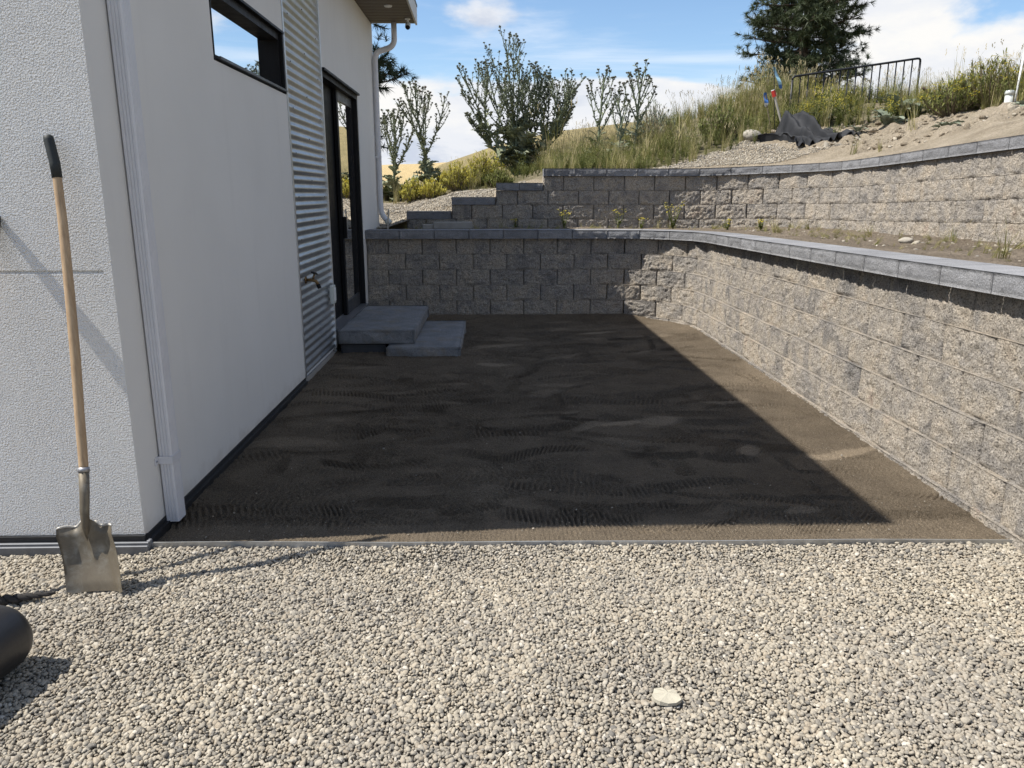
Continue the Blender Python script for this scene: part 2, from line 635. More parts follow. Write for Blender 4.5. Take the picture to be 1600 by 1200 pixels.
def mat_galv():
    m, nt, b = new_mat('galvanised_sheet', 0.36, 0.5, 0.92)
    p = obj_n(nt)
    v = nd(nt, 'ShaderNodeTexVoronoi', {'Vector': p, 'Scale': 30.0})
    n = noise_n(nt, p, 3.0, 4.0)
    c = ramp_n(nt, math_n(nt, 'MULTIPLY_ADD', v.outputs['Color'], 0.25, math_n(nt, 'MULTIPLY', n, 0.75)), [(0.3, (0.47, 0.485, 0.50)), (0.7, (0.62, 0.635, 0.65))])
    nt.links.new(c, b.inputs['Base Color'])
    return m


def mat_fabric():
    m, nt, b = new_mat('black_weave_fabric', 0.7, 0.22)
    p = obj_n(nt)
    w = nd(nt, 'ShaderNodeTexWave', {'Vector': p, 'Scale': 60.0, 'Distortion': 1.0})
    c = ramp_n(nt, noise_n(nt, p, 5.0, 4.0), [(0.3, (0.014, 0.015, 0.017)), (0.7, (0.032, 0.033, 0.037))])
    nt.links.new(c, b.inputs['Base Color'])
    bump_n(nt, b, w.outputs['Fac'], 0.2, 0.002)
    return m


M = dict(
    stucco=mat_stucco(), smooth=mat_shaded_stucco(), block=mat_block(), cap=mat_cap(), soil=mat_soil(), dirt=mat_dirt(),  # smooth is the shade-darkened copy of stucco, not another finish
    terrace=mat_dirt('terrace_soil', ((0.17, 0.135, 0.10), (0.24, 0.195, 0.145), (0.31, 0.255, 0.195)), False),
    bed=mat_dirt('gravel_base', ((0.16, 0.145, 0.125), (0.22, 0.20, 0.17), (0.27, 0.245, 0.21)), False),
    farland=mat_dirt('dry_grass_land', ((0.20, 0.17, 0.085), (0.27, 0.22, 0.11), (0.33, 0.26, 0.13)), False),
    gold=mat_dirt('golden_grass_land', ((0.40, 0.30, 0.15), (0.46, 0.35, 0.18), (0.52, 0.40, 0.21)), False),
    pebble=mat_pebble(), glass=mat_glass(), steel=mat_steel_worn(), galv=mat_galv(), fabric=mat_fabric(),
    black=simple('black_aluminium', (0.009, 0.009, 0.010), 0.5, 0.0, 0.18),
    greyframe=simple('grey_sash_aluminium', (0.055, 0.058, 0.063), 0.4, 0.0, 0.5),
    sill=simple('anodised_sill', (0.30, 0.30, 0.31), 0.38, 0.6),
    membrane=simple('black_membrane', (0.018, 0.019, 0.021), 0.5, 0.0, 0.5, 0.3, 20, 0.3, 30, 0.004),
    downpipe=simple('white_painted_aluminium', (0.62, 0.62, 0.64), 0.42, 0.0, 0.5, 0.05),
    pvc=simple('white_plastic', (0.56, 0.58, 0.54), 0.45, 0.0, 0.5, 0.06),
    fascia=simple('fascia_metal', (0.50, 0.48, 0.44), 0.5, 0.0, 0.4, 0.05),
    soffit=simple('brown_soffit', (0.105, 0.082, 0.062), 0.55, 0.0, 0.35, 0.15),
    roofm=simple('dark_roof_metal', (0.03, 0.03, 0.033), 0.45, 0.3),
    slab=mat_slab(),
    dslab=simple('dark_support_block', (0.07, 0.07, 0.072), 0.9, 0.0, 0.2, 0.25, 6.0, 0.6, 60, 0.006),
    concrete=simple('pale_concrete', (0.30, 0.285, 0.26), 0.9, 0.0, 0.2, 0.15, 9.0, 0.5, 90, 0.004),
    edging=simple('steel_edging', (0.42, 0.42, 0.41), 0.45, 0.7, 0.5, 0.2),
    flash=simple('weathered_flashing', (0.15, 0.155, 0.165), 0.5, 0.3, 0.4, 0.25),
    wornedge=simple('scuffed_steel', (0.42, 0.40, 0.36), 0.5, 0.35, 0.4, 0.25, 40),
    iron=simple('black_iron', (0.014, 0.014, 0.016), 0.45, 0.2, 0.5),
    rubber=simple('black_rubber_grip', (0.02, 0.024, 0.024), 0.6, 0.0, 0.4, 0.3, 40),
    plastic=simple('black_plastic_roll', (0.016, 0.016, 0.018), 0.42, 0.0, 0.5, 0.3, 4, 0.3, 9, 0.01),
    rope=simple('dark_rope', (0.045, 0.042, 0.04), 0.9, 0.0, 0.1, 0.3, 40),
    bristle=simple('tan_bristle', (0.42, 0.31, 0.19), 0.9, 0.0, 0.2, 0.3, 60),
    brass=simple('aged_brass', (0.20, 0.13, 0.06), 0.45, 0.8),
    handle=mat_wood('ash_handle', (0.30, 0.20, 0.115), (0.47, 0.34, 0.21)),
    stake=mat_wood('weathered_stake', (0.36, 0.33, 0.28), (0.52, 0.48, 0.42)),
    bark=mat_wood('pine_bark', (0.06, 0.045, 0.035), (0.13, 0.095, 0.07), 0.9),
    red=simple('red_paint', (0.45, 0.03, 0.02), 0.6),
    blue=simple('blue_tape', (0.06, 0.16, 0.42), 0.5),
    cyan=simple('pale_blue_tape', (0.30, 0.50, 0.60), 0.5),
    white=simple('white_paint', (0.72, 0.72, 0.70), 0.6),
    stone=simple('field_stone', (0.34, 0.31, 0.26), 0.9, 0.0, 0.2, 0.25, 9, 0.6, 40, 0.006),
    litter=simple('cream_plaster_scrap', (0.40, 0.37, 0.295), 0.85, 0.0, 0.2, 0.08, 30, 0.5, 120, 0.003),
    pinegreen=mat_leaf('pine_needles', [(0.028, 0.045, 0.022), (0.048, 0.068, 0.032), (0.085, 0.10, 0.045)], 0.55, 0.1),
    thistle=mat_leaf('thistle_leaf', [(0.14, 0.16, 0.095), (0.225, 0.245, 0.155), (0.34, 0.355, 0.25)], 0.75, 0.12),
    thstem=mat_leaf('thistle_stem', [(0.15, 0.18, 0.115), (0.23, 0.26, 0.18)], 0.75, 0.0),
    bud=mat_leaf('thistle_bud', [(0.045, 0.055, 0.035), (0.085, 0.085, 0.055), (0.10, 0.06, 0.06)], 0.8, 0.0),
    shrub=mat_leaf('rabbitbrush_leaf', [(0.20, 0.20, 0.045), (0.38, 0.36, 0.08), (0.55, 0.49, 0.12)], 0.7, 0.25),
    twig=mat_leaf('dry_twig', [(0.13, 0.10, 0.065), (0.22, 0.18, 0.12)], 0.9, 0.0),
    grass=mat_leaf('tall_grass', [(0.14, 0.155, 0.04), (0.24, 0.235, 0.075), (0.38, 0.33, 0.145)], 0.65, 0.3),
    straw=mat_leaf('straw', [(0.34, 0.28, 0.15), (0.52, 0.44, 0.26)], 0.75, 0.25),
    weed=mat_leaf('weed_leaf', [(0.08, 0.105, 0.028), (0.15, 0.17, 0.05), (0.24, 0.245, 0.08)], 0.65, 0.3),
    yellow=mat_leaf('yellow_flower', [(0.50, 0.40, 0.03), (0.62, 0.52, 0.06)], 0.7, 0.3),
    silver=mat_leaf('silver_leaf', [(0.14, 0.165, 0.115), (0.22, 0.245, 0.18)], 0.8, 0.1),
)

# ------------------------------------------------------------------ lie of the land
UX, UY, UR = 2.35, 9.05, 1.80        # bend of the upper wall


def wall_dist(X, Y):
    X = np.asarray(X, float)
    Y = np.asarray(Y, float)
    a = Y - (UY + UR)
    b = X - (UX + UR)
    c = np.hypot(X - UX, Y - UY) - UR
    return np.where((X > UX) & (Y > UY), c, np.where(X <= UX, a, b))


def hill_z(X, Y, detail=True):
    X = np.asarray(X, float)
    Y = np.asarray(Y, float)
    d = wall_dist(X, Y)
    zt = np.interp(X, [-4, -1.4, -1.17, -0.55, 0.06, 0.71, 0.95, 2.6, 4.2], [1.02, 1.08, 1.16, 1.32, 1.51, 1.73, 1.80, 1.81, 1.83])
    st = np.where(X < -0.53, 1.225, np.where(X < 0.08, 1.415, np.where(X < 0.73, 1.605, 1.80)))
    k = sstep(0.85, 0.30, d) * (X > -1.25) * (X < 0.78)
    zt = zt * (1 - k) + np.minimum(zt, st) * k
    zt = zt + 0.10 * sstep(10.2, 5.0, Y) * sstep(3.0, 4.0, X)
    sl = np.interp(X, [-3, -0.5, 0.2, 0.7, 1.2, 2.2, 3.2, 4.2, 9], [0.14, 0.13, 0.06, 0.05, 0.07, 0.15, 0.27, 0.335, 0.335])
    dd = np.maximum(d, 0)
    cr = np.interp(X, [-2, 2.0, 4.0, 6], [2.5, 2.6, 2.9, 2.9]) + 1.5 * sstep(11.0, 8.0, Y)
    prof = np.where(dd < cr, dd, cr + 0.7 * (1 - np.exp(-(dd - cr) / 0.7)) - 0.16 * np.maximum(dd - cr - 0.6, 0))
    z = zt + sl * np.maximum(prof, -1.0)
    if detail:
        w = sstep(0.15, 0.8, d)
        z = z + w * (0.06 * fbm(X * 0.9, Y * 0.9, None, 4, 31) + 0.030 * fbm(X * 5, Y * 5, None, 4, 37))
    return z


def soil_top(X, Y):
    return 0.012 * fbm(X * 1.3, Y * 1.3, None, 3, 5)


# ---- ground out to the horizon
gm = make_mesh('ground', [(-3000, -3000, -0.35), (3000, -3000, -0.35), (3000, 3000, -0.35), (-3000, 3000, -0.35)], [(0, 1, 2, 3)], M['farland'])
link('ground', gm, kind='structure')


# ---- gravel bed sheet under the pebbles
def bed_z(X, Y):
    return -0.022 + 0.012 * fbm(X * 1.1, Y * 1.1, None, 3, 3) - 0.006 * sstep(2.6, 3.1, Y)


xs = np.linspace(-6.5, 4.2, 180)
ys = np.linspace(-3.0, 3.19, 110)
X, Y = np.meshgrid(xs, ys, indexing='ij')
link('gravel_bed', make_mesh('gravel_bed', np.stack([X, Y, bed_z(X, Y) - 0.006], -1).reshape(-1, 3), grid_faces(180, 110), M['bed'], True), kind='structure')


# ---- the raked and compacted soil pad
WX0 = -1.52


def build_soil():
    nx, ny = 760, 680
    xs = np.linspace(-1.56, 2.62, nx)
    t = np.linspace(0, 1, ny)
    ys = 3.19 + (9.9 - 3.19) * (0.55 * t + 0.45 * t * t)
    X, Y = np.meshgrid(xs, ys, indexing='ij')
    yl = 3.193 + (X - WX0) * (3.128 - 3.193) / 3.88
    Y = Y + (yl + 0.004 - 3.19) * np.clip((3.9 - Y) / 0.71, 0, 1)
    Z = 0.010 * fbm(X * 1.1, Y * 1.1, None, 3, 5) + 0.004
    dry = np.zeros_like(X)
    r = np.random.default_rng(5)
    # smooth trowelled and shovel-back smears
    warp = fbm(X * 1.7, Y * 1.7, None, 3, 51)
    for k in range(44):
        cx, cy = r.uniform(-1.3, 2.2), r.uniform(3.5, 9.4)
        a = r.normal(0.1, 0.35)
        lx, ly = r.uniform(0.06, 0.34), r.uniform(0.03, 0.09)
        u = (X - cx) * math.cos(a) + (Y - cy) * math.sin(a) + 0.16 * warp
        v = -(X - cx) * math.sin(a) + (Y - cy) * math.cos(a) + 0.14 * warp
        q = (u / lx) ** 2 + (v / ly) ** 2
        w = sstep(0.15, 0.80, np.exp(-q ** 1.3 * 0.8) + 0.16 * fbm(X * 9, Y * 9, None, 2, 130 + k))
        dry = np.maximum(dry, w * r.uniform(0.2, 1.0))
        Z += w * r.uniform(-0.004, 0.006)
        Z += 0.005 * np.exp(-((np.sqrt(q) - 1.25) / 0.16) ** 2) * sstep(-0.2, 0.6, np.sin(np.arctan2(v, u) + r.uniform(0, 6)))
    # tread prints, bands of small bars
    tread = np.zeros_like(X)
    wob = fbm(X * 3.0, Y * 3.0, None, 3, 60)
    for k in range(330):
        cx, cy = r.uniform(-1.4, 2.3), 3.30 + 6.2 * r.uniform(0, 1) ** 1.25
        a = r.normal(0.0, 0.25)
        if r.random() < 0.14:
            a += math.pi / 2
        ln, wd = r.uniform(0.16, 0.60), r.uniform(0.030, 0.095)
        i0, i1 = np.searchsorted(xs, [cx - ln - 0.1, cx + ln + 0.1])
        j0, j1 = np.searchsorted(ys, [cy - ln - 0.1, cy + ln + 0.1])
        sl = (slice(i0, i1), slice(j0, j1))
        bend = r.normal(0, 0.55)
        dx, dy = X[sl] - cx, Y[sl] - cy
        u = dx * math.cos(a) + dy * math.sin(a) + 0.012 * wob[sl]
        v = -dx * math.sin(a) + dy * math.cos(a) - bend * u * u + 0.02 * wob[sl]
        band = sstep(wd, wd * 0.72, np.abs(v)) * sstep(ln, ln * 0.75, np.abs(u)) * np.clip(0.7 + 1.3 * np.roll(wob, 7 * k, 0)[sl], 0, 1)
        slant = r.choice([-0.7, 0.0, 0.5, 0.9])
        per = r.uniform(0.024, 0.036)
        ph = (u + slant * (np.abs(v) if r.random() < 0.5 else v)) / per
        bars = sstep(-0.35, 0.25, np.sin(2 * math.pi * ph))
        h = (bars - 0.8) * r.uniform(0.009, 0.024)
        tread[sl] = tread[sl] * (1 - band) + h * band
    Z += tread * (1 - 0.85 * dry)
    # scrape marks, small clods, the screeded strip beside the edging
    Z += (0.0035 * fbm(X * 14, Y * 26, None, 3, 71) + 0.0055 * fbm(X * 38, Y * 38, None, 2, 72)) * (1 - 0.6 * dry)
    st = sstep(3.42, 3.36, Y)
    Z = Z * (1 - 0.55 * st) + st * 0.0025 * np.sin(X * 2 * math.pi / 0.022) * 0.7
    dry = np.maximum(dry, 0.35 * st)
    # heaped a little against the walls
    Z += 0.045 * sstep(9.35, 9.68, Y) + 0.035 * sstep(2.22, 2.42, X) * sstep(3.3, 4.2, Y)
    Z -= 0.012 * sstep(-1.40, -1.52, X)
    dry = np.maximum(dry, 0.55 * sstep(0.0, 0.9, fbm(X * 0.8, Y * 0.8, None, 3, 81) + 0.35 * sstep(7.0, 9.3, Y)))
    me = make_mesh('soil_pad', np.stack([X, Y, Z], -1).reshape(-1, 3), grid_faces(nx, ny), M['soil'], True)
    set_attr(me, 'dry', dry.ravel())
    link('soil_pad', me, kind='structure')


build_soil()


# ---- terrace between the two walls
def TSL(X, Y):
    return 0.035 * sstep(2.9, 4.1, X) + 0.065 * np.clip((9.2 - np.asarray(Y, float)) / 5.7, 0, 1.1) * sstep(1.8, 2.6, X)


def build_terrace():
    nx, ny = 260, 330
    xs = np.linspace(-1.9, 4.6, nx)
    ys = np.linspace(0.6, 11.0, ny)
    X, Y = np.meshgrid(xs, ys, indexing='ij')
    Z = 1.062 + 0.03 * fbm(X * 1.5, Y * 1.5, None, 4, 91) + 0.018 * fbm(X * 9, Y * 9, None, 3, 92) + TSL(X, Y)
    # inside = behind the lower wall, in front of the upper wall
    keep = ((Y > 9.80) | (X > 2.50) | (np.hypot(X - 1.5, Y - 8.78) > 1.03) & (X > 1.5) & (Y > 8.78)) & (wall_dist(X, Y) < 0.12)
    f = grid_faces(nx, ny)
    k = keep.ravel()
    f = f[k[f].all(1)]
    link('terrace_soil', make_mesh('terrace_soil', np.stack([X, Y, Z], -1).reshape(-1, 3), f, M['terrace'], True), kind='structure')
    return lambda x, y: 1.062 + 0.03 * fbm(np.array([x * 1.5]), np.array([y * 1.5]), None, 4, 91)[0] + float(TSL(x, y))


terrace_z = build_terrace()


# ---- hillside behind the upper wall
def veg_mask(X, Y):
    """1 where weeds grow"""
    d = wall_dist(X, Y)
    right = np.interp(Y, [1.5, 5.0, 7.5, 10, 11.5, 12.5], [3.2, 2.9, 2.5, 2.1, 1.8, 1.6])
    corner = np.interp(X, [-2.5, -1.2, 0.0, 0.6, 0.9, 2.0, 4.1, 4.6], [2.3, 2.05, 1.5, 0.8, 0.15, 0.15, 1.5, 1.6])
    lim = np.where(X > 4.15, right, corner) + 0.18 * fbm(X * 2.3, Y * 2.3, None, 3, 33)
    return sstep(-0.12, 0.25, d - lim)


def build_hill():
    xs = np.concatenate([np.linspace(-14, -3.2, 30)[:-1], np.linspace(-3.2, 10, 230), np.linspace(10, 26, 40)[1:]])
    ys = np.concatenate([np.linspace(-6, 2, 24)[:-1], np.linspace(2, 15, 226), np.linspace(15, 44, 60)[1:]])
    X, Y = np.meshgrid(xs, ys, indexing='ij')
    d = wall_dist(X, Y)
    Z = hill_z(X, Y)
    bare = sstep(0.2, 0.6, d) * (1 - veg_mask(X, Y)) * sstep(4.0, 4.6, X + 0.3 * (Y - 11))
    u, v = X * 0.94 + Y * 0.34, -X * 0.34 + Y * 0.94
    Z = Z + bare * (0.12 * np.abs(fbm(u * 1.6, v * 4.6, None, 4, 41)) + 0.075 * fbm(X * 6, Y * 6, None, 4, 42))
    house = (X < -1.0) & (Y < 10.95)
    keep = (d > 0.14) & ~house | (X < -1.1) & (Y > 10.3) & ~((X < -1.5) & (Y < 10.95))
    f = grid_faces(len(xs), len(ys))
    k = keep.ravel()
    f = f[k[f].all(1)]
    me = make_mesh('hillside', np.stack([X, Y, Z], -1).reshape(-1, 3), f, M['dirt'], True)
    set_attr(me, 'green', (veg_mask(X, Y) * np.clip(0.8 + 0.5 * fbm(X, Y, None, 3, 44), 0, 1)).ravel())
    link('hillside', me, kind='structure')


build_hill()


# ---- far hills
def far_hill(name, y0, y1, xr, crest, mat, seed):
    nx, ny = 120, 40
    xs = np.linspace(xr[0], xr[1], nx)
    t = np.linspace(0, 1, ny)
    X = np.repeat(xs[:, None], ny, 1)
    Y = np.repeat((y0 + (y1 - y0) * t)[None], nx, 0)
    top = crest(xs)[:, None]
    Z = -0.5 + (top + 0.5) * sstep(0, 0.55, t)[None] * (1 - 0.4 * sstep(0.6, 1.0, t))[None] + 0.25 * fbm(X * 0.12, Y * 0.12, None, 4, seed)
    link(name, make_mesh(name, np.stack([X, Y, Z], -1).reshape(-1, 3), grid_faces(nx, ny), mat, True), kind='structure')


far_hill('far_hill', 34, 74, (-9.5, 40), lambda x: np.interp(x, [-9.5, -6.5, -3.5, 0, 4, 12, 40], [-0.3, 1.6, 3.4, 4.6, 5.6, 6.5, 6.5]), M['farland'], 3)
far_hill('golden_hill', 90, 190, (-120, 60), lambda x: np.interp(x, [-120, -40, -20, 0, 60], [4.5, 5.5, 6.4, 7.5, 8.5]), M['gold'], 8)


# ------------------------------------------------------------------ retaining walls
def split_block(w, h, dep, seed, nx=30, nz=13, amp=1.0):
    """concrete block whose front (towards -y) is a broken rough face; base centre at the origin"""
    xs = np.concatenate([[-w / 2], np.linspace(-w / 2 + 0.005, w / 2 - 0.005, nx - 2), [w / 2]])
    zs = np.concatenate([[0], np.linspace(0.004, h - 0.005, nz - 2), [h]])
    Xg, Zg = np.meshgrid(xs, zs, indexing='ij')
    e = np.minimum(np.minimum(Xg + w / 2, w / 2 - Xg), np.minimum(Zg, h - Zg))
    em = np.clip(e / 0.018, 0, 1) ** 0.8
    q = seed * 13.7
    n = 0.55 * fbm(Xg * 8 + q, Zg * 8, None, 3, seed) + 0.45 * (1 - 2 * np.abs(fbm(Xg * 19 + q, Zg * 19 + 5, None, 3, seed + 9))) - 0.2
    n2 = vnoise(Xg * 75 + q, Zg * 75, None, seed + 4) - 0.5
    Yg = np.where(Zg > h - 0.001, -0.005, np.where(Zg < 0.001, 0.0, np.where(e < 0.001, 0.011, 0.0))) - (em * (0.0055 + 0.016 * n * amp + 0.018 * n2 * amp))
    v = np.stack([Xg, Yg, Zg], -1).reshape(-1, 3)
    f = [tuple(int(i) for i in q4) for q4 in grid_faces(nx, nz)]
    ring = [i * nz for i in range(nx)] + [(nx - 1) * nz + j for j in range(1, nz)] + [i * nz + nz - 1 for i in range(nx - 2, -1, -1)] + [j for j in range(nz - 2, 0, -1)]
    nb = len(v)
    b = [(-w / 2, dep, 0), (w / 2, dep, 0), (w / 2, dep, h), (-w / 2, dep, h)]
    v = np.concatenate([v, np.array(b)])
    c0, c1, c2, c3 = 0, nx - 1, nx - 1 + nz - 1, nx - 1 + nz - 1 + nx - 1
    f.append(tuple([nb + 1, nb] + ring[c0:c1 + 1])[::1])
    f.append(tuple([nb + 2, nb + 1] + ring[c1:c2 + 1]))
    f.append(tuple([nb + 3, nb + 2] + ring[c2:c3 + 1]))
    f.append(tuple([nb, nb + 3] + ring[c3:] + [ring[0]]))
    f.append((nb, nb + 1, nb + 2, nb + 3))
    me = make_mesh('stone_block', v, f, M['block'])
    sm = np.zeros(len(me.polygons), bool)
    sm[:(nx - 1) * (nz - 1)] = True
    me.polygons.foreach_set('use_smooth', sm)
    return me


BW, BH, BD = 0.42, 0.190, 0.26
BLOCKS = [split_block(BW, BH - 0.0015, BD, 100 + i, 34, 16) for i in range(16)]


class Path:
    def __init__(self, pts):
        self.p = np.array(pts, float)
        seg = np.linalg.norm(np.diff(self.p, axis=0), axis=1)
        self.s = np.concatenate([[0], np.cumsum(seg)])
        self.L = self.s[-1]

    def at(self, s):
        return np.array([np.interp(s, self.s, self.p[:, k]) for k in range(self.p.shape[1])])


def bend_path(x0, yb, cx, cy, r, pts_after, n=14):
    p = [(x0, yb), (cx - 0.02, yb)]
    for i in range(n + 1):
        a = math.pi / 2 * (1 - i / n)
        p.append((cx + r * math.cos(a), cy + r * math.sin(a)))
    return p + pts_after


def lerp_path(A, B, t, n=400):
    u = np.linspace(0, 1, n)
    return Path([(1 - t) * A.at(k * A.L) + t * B.at(k * B.L) for k in u])


def cap_mesh(p0, p1, n0, n1, h, dep, seed, ctr, rise=None):
    """cap stone between two joints of the path: rough front, smooth top"""
    nx, nz = 16, 6
    g = 0.0022
    p0, p1 = np.array(p0), np.array(p1)
    t = (p1 - p0) / np.linalg.norm(p1 - p0)
    p0, p1 = p0 + t * g, p1 - t * g
    us, zs = np.linspace(0, 1, nx), np.linspace(0, h, nz)
    v = []
    for u in us:
        nn = (1 - u) * n0 + u * n1
        nn = nn / np.linalg.norm(nn)
        base = (1 - u) * p0 + u * p1
        for z in zs:
            e = min(u, 1 - u) * np.linalg.norm(p1 - p0)
            e = min(e, z, h - z)
            em = min(1, e / 0.018) ** 0.7
            a, b = np.array([u * 9 + seed * 3.1]), np.array([z * 26 + seed])
            k = em * (0.007 + 0.014 * fbm(a, b, None, 3, seed)[0] + 0.010 * (vnoise(a * 5, b * 3, None, seed + 2)[0] - 0.5))
            q = base + nn * k
            v.append((q[0] - ctr[0], q[1] - ctr[1], z))
    f = [tuple(int(i) for i in q4) for q4 in grid_faces(nx, nz)]
    nb = len(v)
    m0 = -n0 * dep
    m1 = -n1 * dep
    tt = 0.004
    for (q, nn) in ((p0, m0 + t * tt), (p1, m1 - t * tt)):
        for z in (0, h):
            v.append((q[0] + nn[0] - ctr[0], q[1] + nn[1] - ctr[1], z))
    bl0, bl1, br0, br1 = nb, nb + 1, nb + 2, nb + 3
    bot = [i * nz for i in range(nx)]
    top = [i * nz + nz - 1 for i in range(nx)]
    f.append(tuple([br0, bl0] + bot))
    f.append(tuple([bl1, br1] + top[::-1]))
    f.append(tuple([bl0, bl1] + [j for j in range(nz - 1, -1, -1)]))
    f.append(tuple([br1, br0] + [(nx - 1) * nz + j for j in range(nz)]))
    f.append((bl0, br0, br1, bl1))
    if rise:
        zc = rise(ctr)
        v = [(a, b, c + rise((a + ctr[0], b + ctr[1])) - zc) for a, b, c in v]
    me = make_mesh('cap_stone', v, f, M['cap'])
    sm = np.zeros(len(me.polygons), bool)
    sm[:(nx - 1) * (nz - 1)] = True
    me.polygons.foreach_set('use_smooth', sm)
    return me


def build_wall(root, base, top, courses, rise=None, seed=0, gain=None):
    """courses: (z0, t, s_start, proud)"""
    r = random.Random(seed)
    for ci, (z0, t, x_start, proud) in enumerate(courses):
        P = lerp_path(base, top, t)
        s0 = float(np.interp(x_start, P.p[:60, 0], P.s[:60])) if x_start is not None else 0.0
        s = s0
        first = True
        while s < P.L - 0.05:
            w = BW
            if first:                                   # running bond: joints of every other course shifted by half a block
                w = ((0.5 * (ci % 2) + 0.13) * BW - s0) % BW
                w = w + BW if w < 0.13 else w
            first = False
            e = min(s + w, P.L)
            a, b = P.at(s), P.at(e)
            ch = np.linalg.norm(b - a)
            ang = math.atan2(b[1] - a[1], b[0] - a[0])
            mid = (a + b) / 2
            g0, g1, gm_ = (gain(a), gain(b), gain(mid)) if gain else (0.0, 0.0, 0.0)
            dz = (rise(mid) if rise else 0.0) + z0 * gm_
            pit = math.atan2(((rise(b) - rise(a)) if rise else 0.0) + z0 * (g1 - g0), ch)
            out = np.array([math.sin(ang), -math.cos(ang)])
            mid = mid + out * (proud + r.uniform(-0.004, 0.004))
            o = link('stone_block', BLOCKS[r.randrange(len(BLOCKS))], root, (mid[0], mid[1], z0 + dz), (r.uniform(-0.006, 0.006), -pit, ang + r.uniform(-0.006, 0.006)))
            o.scale = ((ch - 0.0055) / BW, 1, 1 + gm_)
            s = e


def build_caps(root, P, s0, s1, z, h, dep, over, rise=None, seed=0, cw=0.42):
    n = max(1, round((s1 - s0) / cw))
    for i in range(n):
        a, b = s0 + (s1 - s0) * i / n, s0 + (s1 - s0) * (i + 1) / n
        p0, p1 = P.at(a), P.at(b)

        def nrm(s):
            q0, q1 = P.at(max(s - 0.06, 0)), P.at(min(s + 0.06, P.L))
            d = (q1 - q0) / np.linalg.norm(q1 - q0)
            return np.array([d[1], -d[0]])
        n0, n1 = nrm(a), nrm(b)
        p0, p1 = p0 + n0 * over, p1 + n1 * over
        ctr = (p0 + p1) / 2
        dz = rise(ctr) if rise else 0.0
        me = cap_mesh(p0, p1, n0, n1, h, dep, seed + i, ctr, rise)
        link('cap_stone', me, root, (ctr[0], ctr[1], z + dz))


# lower wall: straight at the back, bend, then along the right side towards the camera (leaning back a little)
lw = thing('retaining_wall', 'lower grey-tan split block retaining wall round the bare soil pad', 'retaining wall')
LB = Path(bend_path(-1.55, 9.63, 1.50, 8.78, 0.85, [(2.345, 6.3), (2.33, 4.2), (2.34, 3.1), (2.34, 0.6)]))
LT = Path(bend_path(-1.55, 9.70, 1.54, 8.755, 0.945, [(2.455, 6.3), (2.44, 4.2), (2.45, 3.1), (2.45, 0.6)]))


def l_gain(p):
    return 0.078 * float(np.clip((9.2 - p[1]) / 5.7, 0, 1.15)) if p[0] > 1.4 else 0.0


def l_rise(p):
    return 0.986 * l_gain(p)


z_c = [-0.155 + 0.19 * i for i in range(6)]
build_wall(lw, LB, LT, [(z, max(0.0, (z + 0.03) / 0.95), None, 0.012 if i == 0 else 0.0) for i, z in enumerate(z_c)], None, 3, l_gain)
LC = lerp_path(LB, LT, 0.98)
build_caps(lw, LC, 0.0, LC.L, 0.986, 0.102, 0.34, 0.09, l_rise, 500)

# upper wall with stepped end
uw = thing('retaining_wall', 'upper split block retaining wall below the weedy hillside, stepped at its end', 'retaining wall')
UB = Path(bend_path(-1.17, UY + UR, UX, UY, UR, [(4.14, 8.0), (4.12, 6.0), (4.12, 4.0), (4.14, 1.2)]))
UT = Path(bend_path(-1.17, UY + UR + 0.03, UX, UY, UR + 0.03, [(4.19, 8.0), (4.17, 6.0), (4.17, 4.0), (4.19, 1.2)]))


def u_rise(p):
    return float(0.03 * sstep(2.6, 4.1, p[0]) + 0.10 * sstep(10.2, 4.6, p[1]) * sstep(3.0, 4.0, p[0]))


build_wall(uw, UB, UT, [(0.805, 0.0, None, 0.0), (0.995, 0.25, None, 0.0), (1.185, 0.5, -0.55, 0.0), (1.375, 0.75, 0.06, 0.0), (1.565, 1.0, 0.71, 0.0)], u_rise, 9)
UC = lerp_path(UB, UT, 1.0)


def u_s(x):
    return float(np.interp(x, UC.p[:60, 0], UC.s[:60]))


build_caps(uw, UC, u_s(0.71), UC.L, 1.757, 0.10, 0.30, 0.04, u_rise, 700)
build_caps(uw, UC, u_s(0.06), u_s(0.705), 1.567, 0.10, 0.30, 0.04, None, 800)
build_caps(uw, UC, u_s(-0.55), u_s(0.055), 1.377, 0.10, 0.30, 0.04, None, 810)
build_caps(uw, UC, 0.0, u_s(-0.555), 1.187, 0.10, 0.30, 0.04, None, 820)

# ------------------------------------------------------------------ house
WX = -1.55          # plane of the side wall
FY = 3.20           # plane of the front wall
BY = 10.90          # back end
EAVE = 3.665
house = thing('house', 'white stucco house with corrugated metal strip, dark slider door and high slot window', 'house', (WX, FY, 0))
house_inv = Vector((-WX, -FY, 0))


def hpart(mb, name, mat, parent=None, smooth=False, kind=None):
    """build in world coordinates, hang under the house"""
    o = mb.obj(name, mat, parent or house, smooth, kind=kind)
    if parent is None or parent is house:
        o.location = house_inv
    return o


